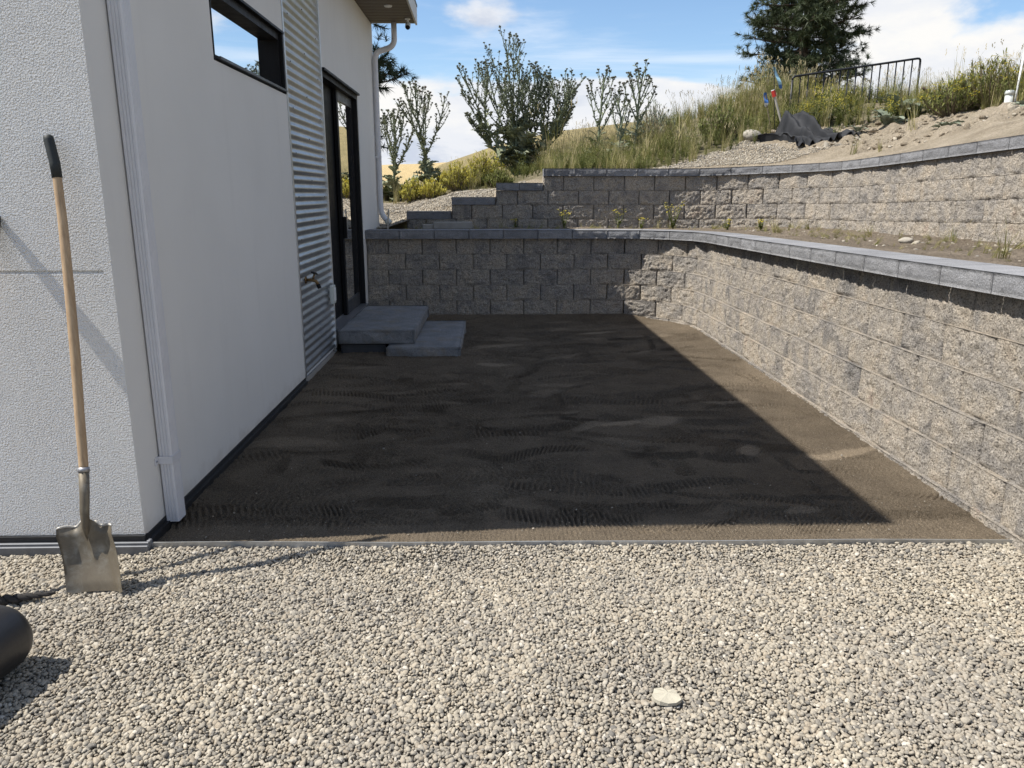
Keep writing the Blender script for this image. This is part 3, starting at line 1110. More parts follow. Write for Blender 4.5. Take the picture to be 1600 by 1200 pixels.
def side_wall():
    holes = [(4.66, 6.225, 2.25, 2.68), (6.235, 7.56, 0.0, EAVE), (7.572, 9.50, 0.185, 2.63)]
    ys = sorted({FY, BY} | {h[0] for h in holes} | {h[1] for h in holes})
    zs = sorted({0.045, EAVE} | {h[2] for h in holes} | {h[3] for h in holes})
    mb = MB()
    for y0, y1 in zip(ys[:-1], ys[1:]):
        for z0, z1 in zip(zs[:-1], zs[1:]):
            ym, zm = (y0 + y1) / 2, (z0 + z1) / 2
            if z1 <= 0.0451 or any(a < ym < b and c < zm < d for a, b, c, d in holes):
                continue
            mb.add([(WX, y0, z0), (WX, y1, z0), (WX, y1, z1), (WX, y0, z1)], [(0, 1, 2, 3)])
    for (a, b, c, d), dep in zip(holes, (0.05, 0.03, 0.05)):
        for (p, q) in (((a, c), (b, c)), ((b, c), (b, d)), ((b, d), (a, d)), ((a, d), (a, c))):
            mb.add([(WX, p[0], p[1]), (WX, q[0], q[1]), (WX - dep, q[0], q[1]), (WX - dep, p[0], p[1])], [(0, 1, 2, 3)])
    mb.add([(WX, FY, 0.045), (WX, BY, 0.045), (WX - 0.06, BY, 0.045), (WX - 0.06, FY, 0.045)], [(0, 1, 2, 3)])
    mb.add([(WX, BY, 0.045), (WX - 4.5, BY, 0.045), (WX - 4.5, BY, EAVE), (WX, BY, EAVE)], [(0, 1, 2, 3)])
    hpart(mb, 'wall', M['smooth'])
    # front wall: two fields with a drip reveal between them
    mb = MB()
    jz = 1.210
    xl = WX - 4.5
    mb.add([(xl, FY, 0.052), (WX, FY, 0.052), (WX, FY, jz - 0.007), (xl, FY, jz - 0.007)], [(0, 1, 2, 3)])
    mb.add([(xl, FY, jz + 0.007), (WX, FY, jz + 0.007), (WX, FY, EAVE), (xl, FY, EAVE)], [(0, 1, 2, 3)])
    jx = WX - 0.035
    mb.add([(jx, FY, jz - 0.007), (WX, FY, jz - 0.007), (WX, FY, jz + 0.007), (jx, FY, jz + 0.007)], [(0, 1, 2, 3)])
    mb.add([(xl, FY, jz - 0.007), (jx, FY, jz - 0.007), (jx, FY + 0.010, jz - 0.004), (xl, FY + 0.010, jz - 0.004)], [(0, 1, 2, 3)])
    mb.add([(xl, FY + 0.010, jz - 0.004), (jx, FY + 0.010, jz - 0.004), (jx, FY + 0.010, jz + 0.007), (xl, FY + 0.010, jz + 0.007)], [(0, 1, 2, 3)])
    mb.add([(xl, FY + 0.010, jz + 0.007), (jx, FY + 0.010, jz + 0.007), (jx, FY, jz + 0.007), (xl, FY, jz + 0.007)], [(0, 1, 2, 3)])
    mb.add([(jx, FY, jz - 0.007), (jx, FY + 0.010, jz - 0.004), (jx, FY + 0.010, jz + 0.007), (jx, FY, jz + 0.007)], [(0, 1, 2, 3)])
    mb.add([(xl, FY, 0.052), (xl, FY, EAVE), (xl, BY, EAVE), (xl, BY, 0.052)], [(0, 1, 2, 3)])
    mb.add([(xl, FY, 0.052), (WX, FY, 0.052), (WX, FY + 0.06, 0.052), (xl, FY + 0.06, 0.052)], [(0, 1, 2, 3)])
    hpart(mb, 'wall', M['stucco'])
    # dark core so that no light leaks through
    mb = MB().box(xl + 0.02, WX - 0.25, FY + 0.03, BY - 0.03, 0.0, EAVE - 0.02)
    hpart(mb, 'inner_shell', M['membrane'])
    mb = MB().box(xl + 0.02, WX - 0.035, FY + 0.03, 6.235, -0.2, 0.05).box(xl + 0.02, WX - 0.06, 6.235, BY - 0.03, -0.2, 0.05)
    hpart(mb, 'footing', M['concrete'])


side_wall()

# black membrane band along the foot of the side wall, metal base flashing at the front
mb = MB().box(WX - 0.03, WX + 0.006, FY + 0.006, 6.22, -0.06, 0.044).box(WX + 0.0062, WX + 0.024, FY + 0.012, 6.215, -0.06, 0.022)
hpart(mb, 'base_membrane', M['membrane'])
mb = MB().box(WX - 0.03, WX + 0.006, 6.24, 7.40, -0.06, 0.035)
hpart(mb, 'base_strip', M['concrete'])
mb = MB()
mb.box(WX - 4.5, WX + 0.004, FY - 0.014, FY + 0.02, 0.020, 0.0495)
hpart(mb, 'base_shadow_strip', M['membrane'])
mb = MB()
mb.box(WX - 4.5, WX + 0.028, FY - 0.034, FY - 0.0205, -0.04, 0.028, 0, 0.003)
mb.box(WX - 4.5, WX + 0.028, FY - 0.046, FY - 0.0345, -0.04, 0.016, 0, 0.003)
mb.box(WX + 0.012, WX + 0.030, FY - 0.020, FY + 0.004, -0.04, 0.030, 0, 0.003)
hpart(mb, 'base_flashing', M['flash'])

# roof
def flare(mb):
    mb.v = [(x + (0.125 * (BY - y) / 7.7 - 0.015 if x > -1.2 else 0.0), y, z) for x, y, z in mb.v]
    return mb


mb = MB().box(WX - 4.7, -0.935, FY - 0.055, BY + 0.02, 3.875, 3.905)
roof = hpart(flare(mb), 'roof', M['roofm'])
mb = MB().box(WX - 4.65, -0.965, FY + 0.01, BY - 0.02, EAVE + 0.03, 3.872)
hpart(flare(mb), 'roof_deck', M['soffit'])
mb = MB()
mb.box(-0.962, -0.940, FY - 0.04, BY - 0.002, EAVE - 0.008, 3.872)
hpart(flare(mb), 'fascia', M['fascia'])
mb = MB()
mb.box(WX - 4.65, -0.964, BY - 0.018, BY, EAVE + 0.012, 3.872)
hpart(flare(mb), 'fascia', M['fascia'])
mb = MB().box(WX - 4.65, -0.964, FY - 0.04, FY - 0.032, EAVE + 0.001, 3.872)
hpart(flare(mb), 'fascia', M['fascia'])
slat = MB().box(0, 0.583, 0, 0.138, 0, 0.016, 0, 0.004)
slat_me = make_mesh('soffit_slat', slat.v, slat.f, M['soffit'])
yy = FY + 0.012
while yy < BY - 0.15:
    o = link('soffit_slat', slat_me, house, (WX + 0.002 - WX, yy - FY, EAVE))
    o.scale.x = (0.583 + 0.125 * (BY - yy - 0.14) / 7.7 - 0.015) / 0.583
    yy += 0.1495
mb = MB().tube([(-1.20, 9.86, EAVE - 0.001), (-1.20, 9.86, EAVE - 0.014)], [0.05, 0.042], 16)
hpart(mb, 'soffit_light', M['white'])

# ---- corrugated strip
ny = 2
pitch = 0.068
zz = np.arange(0.036, EAVE - 0.002, pitch / 10)
prof = np.stack([WX - 0.012 + 0.0095 * np.cos(2 * np.pi * zz / pitch), zz], 1)
y0, y1 = 6.252, 7.545
v, f = [], []
for (x, z) in prof:
    v += [(x, y0, z), (x, y1, z)]
for i in range(len(prof) - 1):
    f.append((2 * i, 2 * i + 1, 2 * i + 3, 2 * i + 2))
cor = MB().add(v, f)
sheet = hpart(cor, 'corrugated_sheet', M['galv'], None, True)
for (a, b) in ((6.236, 6.262), (7.535, 7.559)):
    mb = MB().box(WX - 0.028, WX + 0.008, a, b, 0.035, EAVE - 0.003, 0, 0.002)
    hpart(mb, 'edge_trim', M['galv'])
scr = MB()
for k in range(9):
    for yq in (6.42, 6.92, 7.40):
        z = 0.2 + pitch * (5.0 * k + (0 if yq != 6.92 else 2)) - 0.2 % pitch
        scr.tube([(WX - 0.004, yq, z), (WX + 0.003, yq, z)], [0.006, 0.005], 6)
hpart(scr, 'screw', M['sill'], kind='stuff')


# ---- slot window
def world_child(mb, name, mat, parent, smooth=False, kind=None):
    """sub-part modelled in world coordinates under a part whose own geometry sits at the house offset"""
    return mb.obj(name, mat, parent, smooth, kind=kind)


mb = MB()
wy0, wy1, wz0, wz1 = 4.662, 6.223, 2.252, 2.678
xi, xo = WX - 0.115, WX - 0.02
fw = 0.055
mb.box(xi, xo, wy0, wy0 + fw, wz0, wz1)
mb.box(xi, xo, wy1 - fw, wy1, wz0, wz1)
mb.box(xi, xo, wy0 + fw, wy1 - fw, wz1 - fw, wz1)
mb.box(xi, xo - 0.03, wy0 + fw, wy1 - fw, wz0, wz0 + fw)
win = hpart(mb, 'window', M['black'])
world_child(MB().box(xi + 0.02, xi + 0.028, wy0 + fw, wy1 - fw, wz0 + fw, wz1 - fw), 'pane', M['glass'], win)
world_child(MB().box(xo - 0.0295, WX + 0.022, wy0 + fw, wy1 - fw + 0.02, wz0 + 0.012, wz0 + 0.026), 'sill', M['greyframe'], win)
world_child(MB().box(WX - 0.019, WX + 0.012, wy0 - 0.004, wy1 + 0.008, wz1 - 0.004, wz1 + 0.012), 'head_flashing', M['black'], win)
for (a_, b_) in ((wy0 + 0.001, wy0 + 0.012), (wy1 - 0.03, wy1 - 0.001)):
    world_child(MB().box(WX - 0.019, WX + 0.005, a_, b_, wz0, wz1 - 0.005), 'jamb', M['black'], win)

# ---- sliding door
mb = MB()
dy0, dy1, dz0, dz1 = 7.574, 9.498, 0.187, 2.628
xi, xo = WX - 0.16, WX - 0.005
jw = 0.045
mb.box(xi, xo, dy0, dy0 + jw, dz0, dz1)
mb.box(xi, xo, dy1 - jw, dy1, dz0, dz1)
mb.box(xi, xo, dy0 + jw, dy1 - jw, dz1 - 0.05, dz1)
mb.box(xi + 0.05, xi + 0.058, dy0 + jw, dy1 - jw, dz0 + 0.03, dz1 - 0.051)
door = hpart(mb, 'door', M['black'])


def sash(x0, x1, a, b, z0, z1, st, nm, rail_mat):
    world_child(MB().box(x0, x1, a, a + st, z0, z1), nm, M['black'], door)
    world_child(MB().box(x0, x1, b - st, b, z0, z1), nm, M['black'], door)
    world_child(MB().box(x0, x1, a + st, b - st, z0, z0 + 0.14), 'rail', rail_mat, door)
    world_child(MB().box(x0, x1, a + st, b - st, z1 - 0.10, z1), 'rail', rail_mat, door)
    m = MB().box((x0 + x1) / 2 - 0.004, (x0 + x1) / 2 + 0.004, a + st, b - st, z0 + 0.14, z1 - 0.10)
    world_child(m, 'pane', M['glass'], door)


sash(xi + 0.012, xi + 0.048, dy0 + jw, 8.60, dz0 + 0.03, dz1 - 0.052, 0.085, 'stile', M['greyframe'])
sash(xi + 0.068, xi + 0.104, 8.50, dy1 - jw, dz0 + 0.03, dz1 - 0.052, 0.085, 'stile', M['greyframe'])
world_child(MB().box(xi, WX + 0.035, dy0 + jw, dy1 - jw, dz0 + 0.001, dz0 + 0.029, 0, 0.003).box(xi + 0.055, xi + 0.064, dy0 + jw, dy1 - jw, dz0 + 0.029, dz0 + 0.045), 'sill', M['sill'], door)
world_child(MB().box(WX - 0.004, WX + 0.028, dy0 - 0.004, dy1 + 0.012, dz1 - 0.003, dz1 + 0.018), 'head_flashing', M['black'], door)
world_child(MB().box(xi + 0.105, xi + 0.145, 8.515, 8.545, 1.05, 1.28, 0, 0.006), 'handle', M['black'], door)

# ---- boxes and hose tap on the wall
m = MB().box(WX + 0.0085, WX + 0.045, 7.33, 7.445, 0.50, 0.675, 0, 0.006)
oc = hpart(m, 'outlet_cover', M['pvc'])
world_child(MB().box(WX + 0.0455, WX + 0.052, 7.348, 7.427, 0.525, 0.65, 0, 0.003), 'lid', M['white'], oc)
m = MB().box(WX + 0.001, WX + 0.022, 9.80, 9.88, 0.40, 0.53, 0, 0.004)
oc = hpart(m, 'outlet_cover', M['pvc'])
world_child(MB().box(WX + 0.0225, WX + 0.028, 9.815, 9.865, 0.42, 0.51, 0, 0.003), 'lid', M['greyframe'], oc)
m = MB()
m.tube([(WX - 0.01, 6.46, 0.825), (WX + 0.05, 6.46, 0.825), (WX + 0.085, 6.46, 0.815), (WX + 0.105, 6.46, 0.78)], [0.013, 0.013, 0.014, 0.014], 10)
m.tube([(WX - 0.002, 6.46, 0.825), (WX + 0.008, 6.46, 0.825)], [0.032, 0.030], 14)
m.tube([(WX + 0.06, 6.46, 0.82), (WX + 0.075, 6.46, 0.875)], [0.010, 0.008], 8)
tap = hpart(m, 'hose_tap', M['brass'], None, True)
m = MB()
c = Vector((WX + 0.076, 6.46, 0.882))
ring = [c + Vector((0.026 * math.cos(a) * 0.9, 0.026 * math.sin(a), -0.01 * math.cos(a))) for a in [2 * math.pi * k / 12 for k in range(13)]]
m.tube(ring, 0.006, 6)
m.tube([ring[0], ring[6]], 0.005, 6).tube([ring[3], ring[9]], 0.005, 6)
world_child(m, 'tap_wheel', M['black'], tap, True)
m = MB().tube([(WX + 0.10, 6.46, 0.79), (WX + 0.112, 6.46, 0.755)], [0.017, 0.017], 12)
world_child(m, 'hose_thread', M['black'], tap)


# ---- rectangular ribbed downspout at the front corner
def ribbed_pipe(cx, cy, z0, z1, tilt=0.0):
    hw, hd = 0.044, 0.030       # along the wall, out from the wall
    pr = []
    n = 5
    for k in range(n + 1):
        u = -1 + 2 * k / n
        if 0 < k < n:
            pr += [(hd, u * hw * 0.86 - 0.003), (hd - 0.0035, u * hw * 0.86), (hd, u * hw * 0.86 + 0.003)]
        else:
            pr += [(hd, u * (hw - 0.006))]
    pr = pr + [(hd - 0.006, hw), (-hd + 0.004, hw), (-hd, hw - 0.004), (-hd, -hw + 0.004), (-hd + 0.004, -hw)]
    for k in (-0.5, 0.0, 0.5):
        pass
    for k in (-0.45, 0.0, 0.45):
        pr += [(k * hd - 0.002, -hw), (k * hd, -hw + 0.003), (k * hd + 0.002, -hw)]
    pr += [(hd - 0.006, -hw)]
    mb = MB()
    v, f = [], []
    N = len(pr)
    for z in (z0, z1):
        for (x, y) in pr:
            v.append((cx + x, cy + y, z))
    for k in range(N):
        k2 = (k + 1) % N
        f.append((k, k2, N + k2, N + k))
    f.append(tuple(N + k for k in range(N)))
    return mb.add(v, f)


dsp = hpart(ribbed_pipe(WX + 0.036, 3.455, 0.018, EAVE), 'downspout', M['downpipe'])
m = MB()
sx, sz = WX, 0.325
for (a, b) in (((WX + 0.001, 3.372), (WX + 0.001, 3.408)), ((WX + 0.001, 3.502), (WX + 0.001, 3.538))):
    m.box(a[0], a[0] + 0.003, a[1], b[1], sz - 0.018, sz + 0.018)
m.box(WX + 0.0045, WX + 0.069, 3.4065, 3.4095, sz - 0.018, sz + 0.018)
m.box(WX + 0.0045, WX + 0.069, 3.5005, 3.5035, sz - 0.018, sz + 0.018)
m.box(WX + 0.0665, WX + 0.0695, 3.410, 3.500, sz - 0.018, sz + 0.018)
world_child(m, 'strap', M['downpipe'], dsp)
m = MB()
for y in (3.387, 3.524):
    m.tube([(WX + 0.004, y, sz), (WX + 0.008, y, sz)], [0.005, 0.004], 8)
world_child(m, 'screw', M['sill'], dsp, kind='stuff')

# ---- round rear downspout with its offset bend
m = MB()
pts = [(-1.247, 10.78, EAVE + 0.01), (-1.247, 10.78, 3.47)]
for k in range(7):
    a = k / 6
    p0, p1, p2 = Vector((-1.247, 10.78, 3.47)), Vector((-1.25, 10.78, 3.385)), Vector((-1.33, 10.78, 3.355))
    pts.append(tuple((1 - a) ** 2 * p0 + 2 * a * (1 - a) * p1 + a * a * p2))
for k in range(7):
    a = k / 6
    p0, p1, p2 = Vector((-1.43, 10.78, 3.325)), Vector((-1.508, 10.78, 3.30)), Vector((-1.508, 10.78, 3.20))
    pts.append(tuple((1 - a) ** 2 * p0 + 2 * a * (1 - a) * p1 + a * a * p2))
pts += [(-1.508, 10.78, 1.42)]
for k in range(1, 7):
    a = k / 6
    p0, p1, p2 = Vector((-1.508, 10.78, 1.36)), Vector((-1.508, 10.78, 1.24)), Vector((-1.43, 10.77, 1.17))
    pts.append(tuple((1 - a) ** 2 * p0 + 2 * a * (1 - a) * p1 + a * a * p2))
m.tube(pts, 0.036, 14)
rd = hpart(m, 'downspout', M['downpipe'], None, True)
world_child(MB().tube([(-1.43, 10.77, 1.17), (-1.39, 10.765, 1.125)], [0.045, 0.045], 14), 'drain_coupling', M['pvc'], rd, True)
world_child(MB().box(WX + 0.002, WX + 0.085, 10.735, 10.739, 1.98, 2.01), 'strap', M['downpipe'], rd)

# ---- security camera under the eave
sc_ = thing('security_camera', 'small white security camera hanging under the far corner of the eave', 'security camera', (-1.045, 10.55, EAVE))
MB().tube([(0, 0, 0), (0, 0, -0.012)], [0.035, 0.034], 16).obj('mount', M['white'], sc_, True)
MB().tube([(0, 0, -0.012), (0, 0, -0.05)], 0.012, 8).obj('arm', M['white'], sc_, True)
MB().tube([(0, 0.05, -0.055), (0.002, 0.01, -0.07), (0.004, -0.045, -0.105), (0.005, -0.055, -0.112)], [0.03, 0.034, 0.034, 0.030], 16).obj('body', M['pvc'], sc_, True)
MB().tube([(0.005, -0.056, -0.1125), (0.0055, -0.066, -0.119)], [0.029, 0.026], 16).obj('lens', M['black'], sc_, True)


# ------------------------------------------------------------------ steps, edging
def rough_slab(x0, x1, y0, y1, z0, z1, seed, mat):
    mb = MB()
    nx, ny, nz = 22, 30, 6
    def surf(P, nrm, k):
        return P + nrm * k
    v, f = [], []

    def face(o, du, dv, nu, nv, nrm, flat=False):
        U, V = np.meshgrid(np.linspace(0, 1, nu), np.linspace(0, 1, nv), indexing='ij')
        P = o + U[..., None] * du + V[..., None] * dv
        e = np.minimum(np.minimum(U, 1 - U) * np.linalg.norm(du), np.minimum(V, 1 - V) * np.linalg.norm(dv))
        em = np.clip(e / 0.03, 0, 1)
        k = fbm(P[..., 0] * 7 + P[..., 2] * 9, P[..., 1] * 7 + seed, P[..., 2] * 7, 4, seed)
        P = P + np.array(nrm) * ((em * ((0.006 if flat else 0.024) * k) + (em ** 0.5 - 1) * (0.012))[..., None])
        b = len(v)
        v.extend([tuple(q) for q in P.reshape(-1, 3)])
        f.extend([tuple(int(i) + b for i in q) for q in grid_faces(nu, nv)])
    A = np.array
    dx, dy, dz = A([x1 - x0, 0, 0]), A([0, y1 - y0, 0]), A([0, 0, z1 - z0])
    face(A([x0, y0, z1]), dx, dy, nx, ny, (0, 0, 1), True)
    face(A([x0, y0, z0]), dx, dz, nx, nz, (0, -1, 0))
    face(A([x1, y0, z0]), dy, dz, ny, nz, (1, 0, 0))
    face(A([x0, y1, z0]), dx, dz, nx, nz, (0, 1, 0))
    face(A([x0, y0, z0]), dy, dz, ny, nz, (-1, 0, 0))
    mb.add(v, f)
    mb.add([(x0 + .01, y0 + .01, z0 + .004), (x1 - .01, y0 + .01, z0 + .004), (x1 - .01, y1 - .01, z0 + .004), (x0 + .01, y1 - .01, z0 + .004)], [(0, 1, 2, 3)])
    me = make_mesh('slab', mb.v, mb.f, mat, True)
    bm_merge(me)
    return me


def bm_merge(me, d=0.003):
    import bmesh
    bm = bmesh.new()
    bm.from_mesh(me)
    bmesh.ops.remove_doubles(bm, verts=bm.verts, dist=d)
    bm.to_mesh(me)
    bm.free()
    me.polygons.foreach_set('use_smooth', np.full(len(me.polygons), True))
    try:
        me.set_sharp_from_angle(angle=R(50))
    except Exception:
        pass


tag(link('stone_step', rough_slab(-1.500, -0.755, 7.42, 9.12, 0.098, 0.236, 21, M['slab'])), 'thick blue-grey stone slab step directly below the sliding door', 'step slab', 'stone door steps')
tag(link('stone_step', rough_slab(-1.02, -0.305, 7.26, 8.88, -0.05, 0.092, 22, M['slab'])), 'lower blue-grey stone slab step resting on the soil beside the upper slab', 'step slab', 'stone door steps')
tag(link('support_block', rough_slab(-1.49, -1.05, 7.47, 8.6, -0.05, 0.094, 23, M['dslab'])), 'dark rough block propping the upper door step against the house', 'support block')

ed = MB()
ex0, ey0, ex1, ey1 = WX + 0.03, 3.193, 2.36, 3.128
n = 24
v, f = [], []
for i in range(n + 1):
    u = i / n
    x, y = ex0 + (ex1 - ex0) * u, ey0 + (ey1 - ey0) * u + 0.004 * math.sin(u * 17)
    z = 0.014 + 0.002 * math.sin(u * 9 + 1)
    v += [(x, y - 0.003, -0.06), (x, y - 0.003, z), (x, y + 0.003, z), (x, y + 0.003, -0.06)]
for i in range(n):
    for k in range(3):
        f.append((4 * i + k, 4 * i + 4 + k, 4 * i + 5 + k, 4 * i + k + 1))
ed.add(v, f)
tag(ed.obj('garden_edging', M['edging']), 'thin grey metal edging strip between the pebbles and the soil pad', 'edging')

# ------------------------------------------------------------------ shovel
sh = thing('shovel', 'square-point shovel with wooden handle and black grip leaning against white wall', 'shovel', (-1.57, 2.81, 0))
sh_inv = Vector((1.57, -2.81, 0))
tl, tr_, bl, br = Vector((-1.729, 2.885, 0.229)), Vector((-1.512, 2.885, 0.241)), Vector((-1.676, 2.805, -0.012)), Vector((-1.46, 2.815, -0.010))
nu, nv = 25, 25
v = []
for i in range(nu):
    for j in range(nv):
        u, w = i / (nu - 1), j / (nv - 1)
        p = tl.lerp(tr_, u).lerp(bl.lerp(br, u), w)
        s = (u - 0.5) * 2
        a_ = abs(s)
        dish = -0.042 * a_ ** 3.0 * (1 - 0.40 * w)                # sides turned towards the front
        fw_ = 0.24 * (1 - w / 0.56) + 0.015
        frog = -0.020 * max(0.0, 1 - a_ / fw_) ** 0.8 * max(0.0, 1 - w / 0.56) ** 0.5 if w < 0.56 else 0
        belly = 0.016 * math.sin(math.pi * min(1, w * 1.15))
        if s > 0:
            belly -= 0.010 * float(sstep(0.42, 0.55, s - 0.55 * (w - 0.45) * (w > 0.45))) * w
        top = 0.016 * math.exp(-(w / 0.06) ** 2) * min(1, a_ * 2.2)
        p = p + Vector((0, dish + frog + belly + top, 0))
        if w < 0.25:                                              # shoulders sweep up into the socket
            p.z += (0.052 * max(0.0, 1 - a_ / 0.46) ** 1.6 - 0.012 * math.exp(-((a_ - 0.5) / 0.2) ** 2)) * (1 - w / 0.25) ** 2
        if w < 0.001:
            p.z += 0.002
        # shoulders dip a little beside the socket, corners of the edge rounded
        if w > 0.96:
            p.z += 0.012 * max(0, abs(s) - 0.86) / 0.14
        v.append(p)
f = [tuple(int(k) for k in q) for q in grid_faces(nu, nv)]
back = [p + Vector((0, 0.0022, 0)) for p in v]
N = len(v)
f2 = [tuple(N + k for k in q[::-1]) for q in f]
rimi = [i * nv for i in range(nu)] + [(nu - 1) * nv + j for j in range(1, nv)] + [i * nv + nv - 1 for i in range(nu - 2, -1, -1)] + [j for j in range(nv - 2, 0, -1)]
rf = [(rimi[k], rimi[(k + 1) % len(rimi)], N + rimi[(k + 1) % len(rimi)], N + rimi[k]) for k in range(len(rimi))]
bld = MB().add(v + back, f + f2 + rf).obj('blade', M['steel'], sh, True, sh_inv)
shade_auto(bld, 50)
m = MB()
m.tube([(-1.6185, 2.880, 0.175), (-1.617, 2.868, 0.235), (-1.615, 2.872, 0.30), (-1.6175, 2.895, 0.37), (-1.622, 2.920, 0.456)], [0.006, 0.014, 0.0175, 0.0185, 0.0195], 16)
m.obj('socket', M['steel'], sh, True, sh_inv)
for sa, sb in ((0, 9), (15, 24)):
    MB().tube([v[i * nv] + Vector((0, 0.004, 0.002)) for i in range(sa, sb + 1)], [0.0035] + [0.0055] * (sb - sa - 1) + [0.0035], 8).obj('foot_rest', M['wornedge'], sh, True, sh_inv)
m = MB()
hp = [(-1.6212, 2.916, 0.445), (-1.6225, 2.925, 0.48), (-1.628, 2.957, 0.68), (-1.636, 2.998, 0.89), (-1.652, 3.052, 1.16), (-1.672, 3.108, 1.42), (-1.6845, 3.135, 1.585), (-1.690, 3.142, 1.63)]
m.tube(hp, [0.0165, 0.0178, 0.0185, 0.019, 0.0185, 0.0175, 0.0165, 0.0162], 14)
m.obj('handle', M['handle'], sh, True, sh_inv)
m = MB().tube([(-1.684, 3.1345, 1.580), (-1.6905, 3.1435, 1.635), (-1.709, 3.158, 1.722), (-1.711, 3.1595, 1.735), (-1.7125, 3.160, 1.741)], [0.0185, 0.0195, 0.0190, 0.0175, 0.010], 16)
m.obj('grip', M['rubber'], sh, True, sh_inv)
m = MB().tube([(-1.6216, 2.9185, 0.450), (-1.6228, 2.9235, 0.468)], [0.0215, 0.0215], 16)
m.obj('ferrule', M['sill'], sh, True, sh_inv)

# second tool, almost wholly beyond the left edge
br_ = thing('push_broom', 'tan bristled broom standing at the left edge, its handle against the white wall', 'broom', (-2.0, 2.72, 0))
MB().tube([(-0.02, 0.02, 0.14), (0.02, 0.435, 1.30)], [0.014, 0.0135], 12).obj('handle', M['handle'], br_, True)
MB().tube([(0.019, 0.42, 1.262), (0.0235, 0.468, 1.435)], [0.018, 0.018], 12).obj('grip', M['rubber'], br_, True)
MB().box(-0.34, 0.085, -0.03, 0.03, 0.105, 0.15, 0, 0.008).obj('head', M['handle'], br_)
bm_ = MB()
for k in range(34):
    for q in range(4):
        x, y = -0.33 + 0.4 * k / 33 + random.uniform(-.003, .003), -0.022 + 0.0147 * q
        bm_.tube([(x, y, 0.104), (x + random.uniform(-.004, .004), y + random.uniform(-.004, .004) - 0.004, -0.005)], [0.0055, 0.0075], 5)
bm_.obj('bristles', M['bristle'], br_, kind='stuff')

# twisted rope end on the pebbles
m = MB()
for ph in (0, math.pi):
    pts, rad = [], []
    for k in range(70):
        u = k / 69
        c = Vector((-2.35, 2.56, 0.012)).lerp(Vector((-1.715, 2.768, 0.006)), u)
        a = ph + u * 2 * math.pi * 9.5
        tp = 1.0 - 0.72 * max(0, (u - 0.72) / 0.28)
        c += Vector((-0.33 * math.cos(a), 0.94 * math.cos(a), math.sin(a))) * 0.0115 * tp
        pts.append(c)
        rad.append(0.0125 * tp + 0.001)
    m.tube(pts, rad, 8)
tag(m.obj('rope', M['rope'], None, True), 'dark twisted rope lying on pebbles between black roll and shovel blade', 'rope')

# black roll at the lower left
rl = thing('plastic_roll', 'fat black roll of sheeting lying on pebbles at the bottom left', 'roll', (-1.625, 2.335, 0.104))
ax = Vector((-0.17, -0.985, 0)).normalized()
m = MB()
rr = 0.113
pr = [(-0.016, 0.020), (-0.015, 0.060), (-0.006, 0.092), (0.012, 0.105), (0.038, rr), (0.5, rr), (1.2, rr)]
m.tube([tuple(ax * a) for a, _ in pr], [r_ for _, r_ in pr], 40)
o = m.obj('rolled_sheet', M['plastic'], rl, True)
# scrap on the pebbles
r2 = np.random.default_rng(4)
th = np.linspace(0, 2 * np.pi, 15)[:-1]
rad = 0.030 + 0.030 * np.array([vnoise(np.array([t * 1.3]), np.array([2.0]), None, 8)[0] for t in th])
v = [(0.012, 0.004, 0.011)]
for t, q in zip(th, rad):
    v.append((q * 1.15 * math.cos(t) * (1.0 if math.cos(t) > 0 else 0.8), q * 0.85 * math.sin(t), 0.001 + 0.010 * r2.random()))
for t, q in zip(th, rad):
    v.append((q * 1.15 * math.cos(t) * (1.0 if math.cos(t) > 0 else 0.8), q * 0.85 * math.sin(t), -0.004))
n = len(th)
f = [(0, 1 + k, 1 + (k + 1) % n) for k in range(n)] + [(1 + k, n + 1 + k, n + 1 + (k + 1) % n, 1 + (k + 1) % n) for k in range(n)]
tag(link('plaster_scrap', make_mesh('plaster_scrap', v, f, M['litter']), None, (0.53, 2.09, -0.004), (0, 0, -0.25)), 'cream scrap of plaster lying alone on the pebbles', 'scrap')

# ------------------------------------------------------------------ things on the terrace and hillside
# hollow concrete block
tz = terrace_z(-0.5, 10.2)
cb = MB()
cb.box(-0.245, 0.245, -0.10, -0.065, 0, 0.085, 0, 0.004).box(-0.245, 0.245, 0.065, 0.10, 0, 0.085, 0, 0.004)
cb.box(-0.245, -0.21, -0.064, 0.064, 0.0, 0.084, 0, 0.003).box(0.21, 0.245, -0.064, 0.064, 0, 0.084, 0, 0.003)
cb.box(-0.209, 0.209, -0.064, 0.064, 0, 0.02)
tag(cb.obj('hollow_block', M['concrete'], None, False, (-0.50, 10.15, tz + 0.02), (0, 0, 0.03)), 'pale hollow concrete block lying on the terrace by the stepped wall end', 'concrete block')
tag(MB().box(-0.05, 0.09, -0.06, 0.06, 0, 0.06, 0, 0.006).obj('concrete_offcut', M['concrete'], None, False, (-0.84, 10.12, tz + 0.015), (0, 0, 0.1)), 'small pale concrete offcut left of the hollow block', 'concrete piece')
tag(MB().box(-0.010, 0.010, -0.004, 0.004, 0, 0.27, 0, 0.002).obj('survey_stake', M['stake'], None, False, (-1.36, 10.3, 1.06), (0.0, 0.07, 0)), 'thin grey stake beside the rear downspout outlet', 'stake')


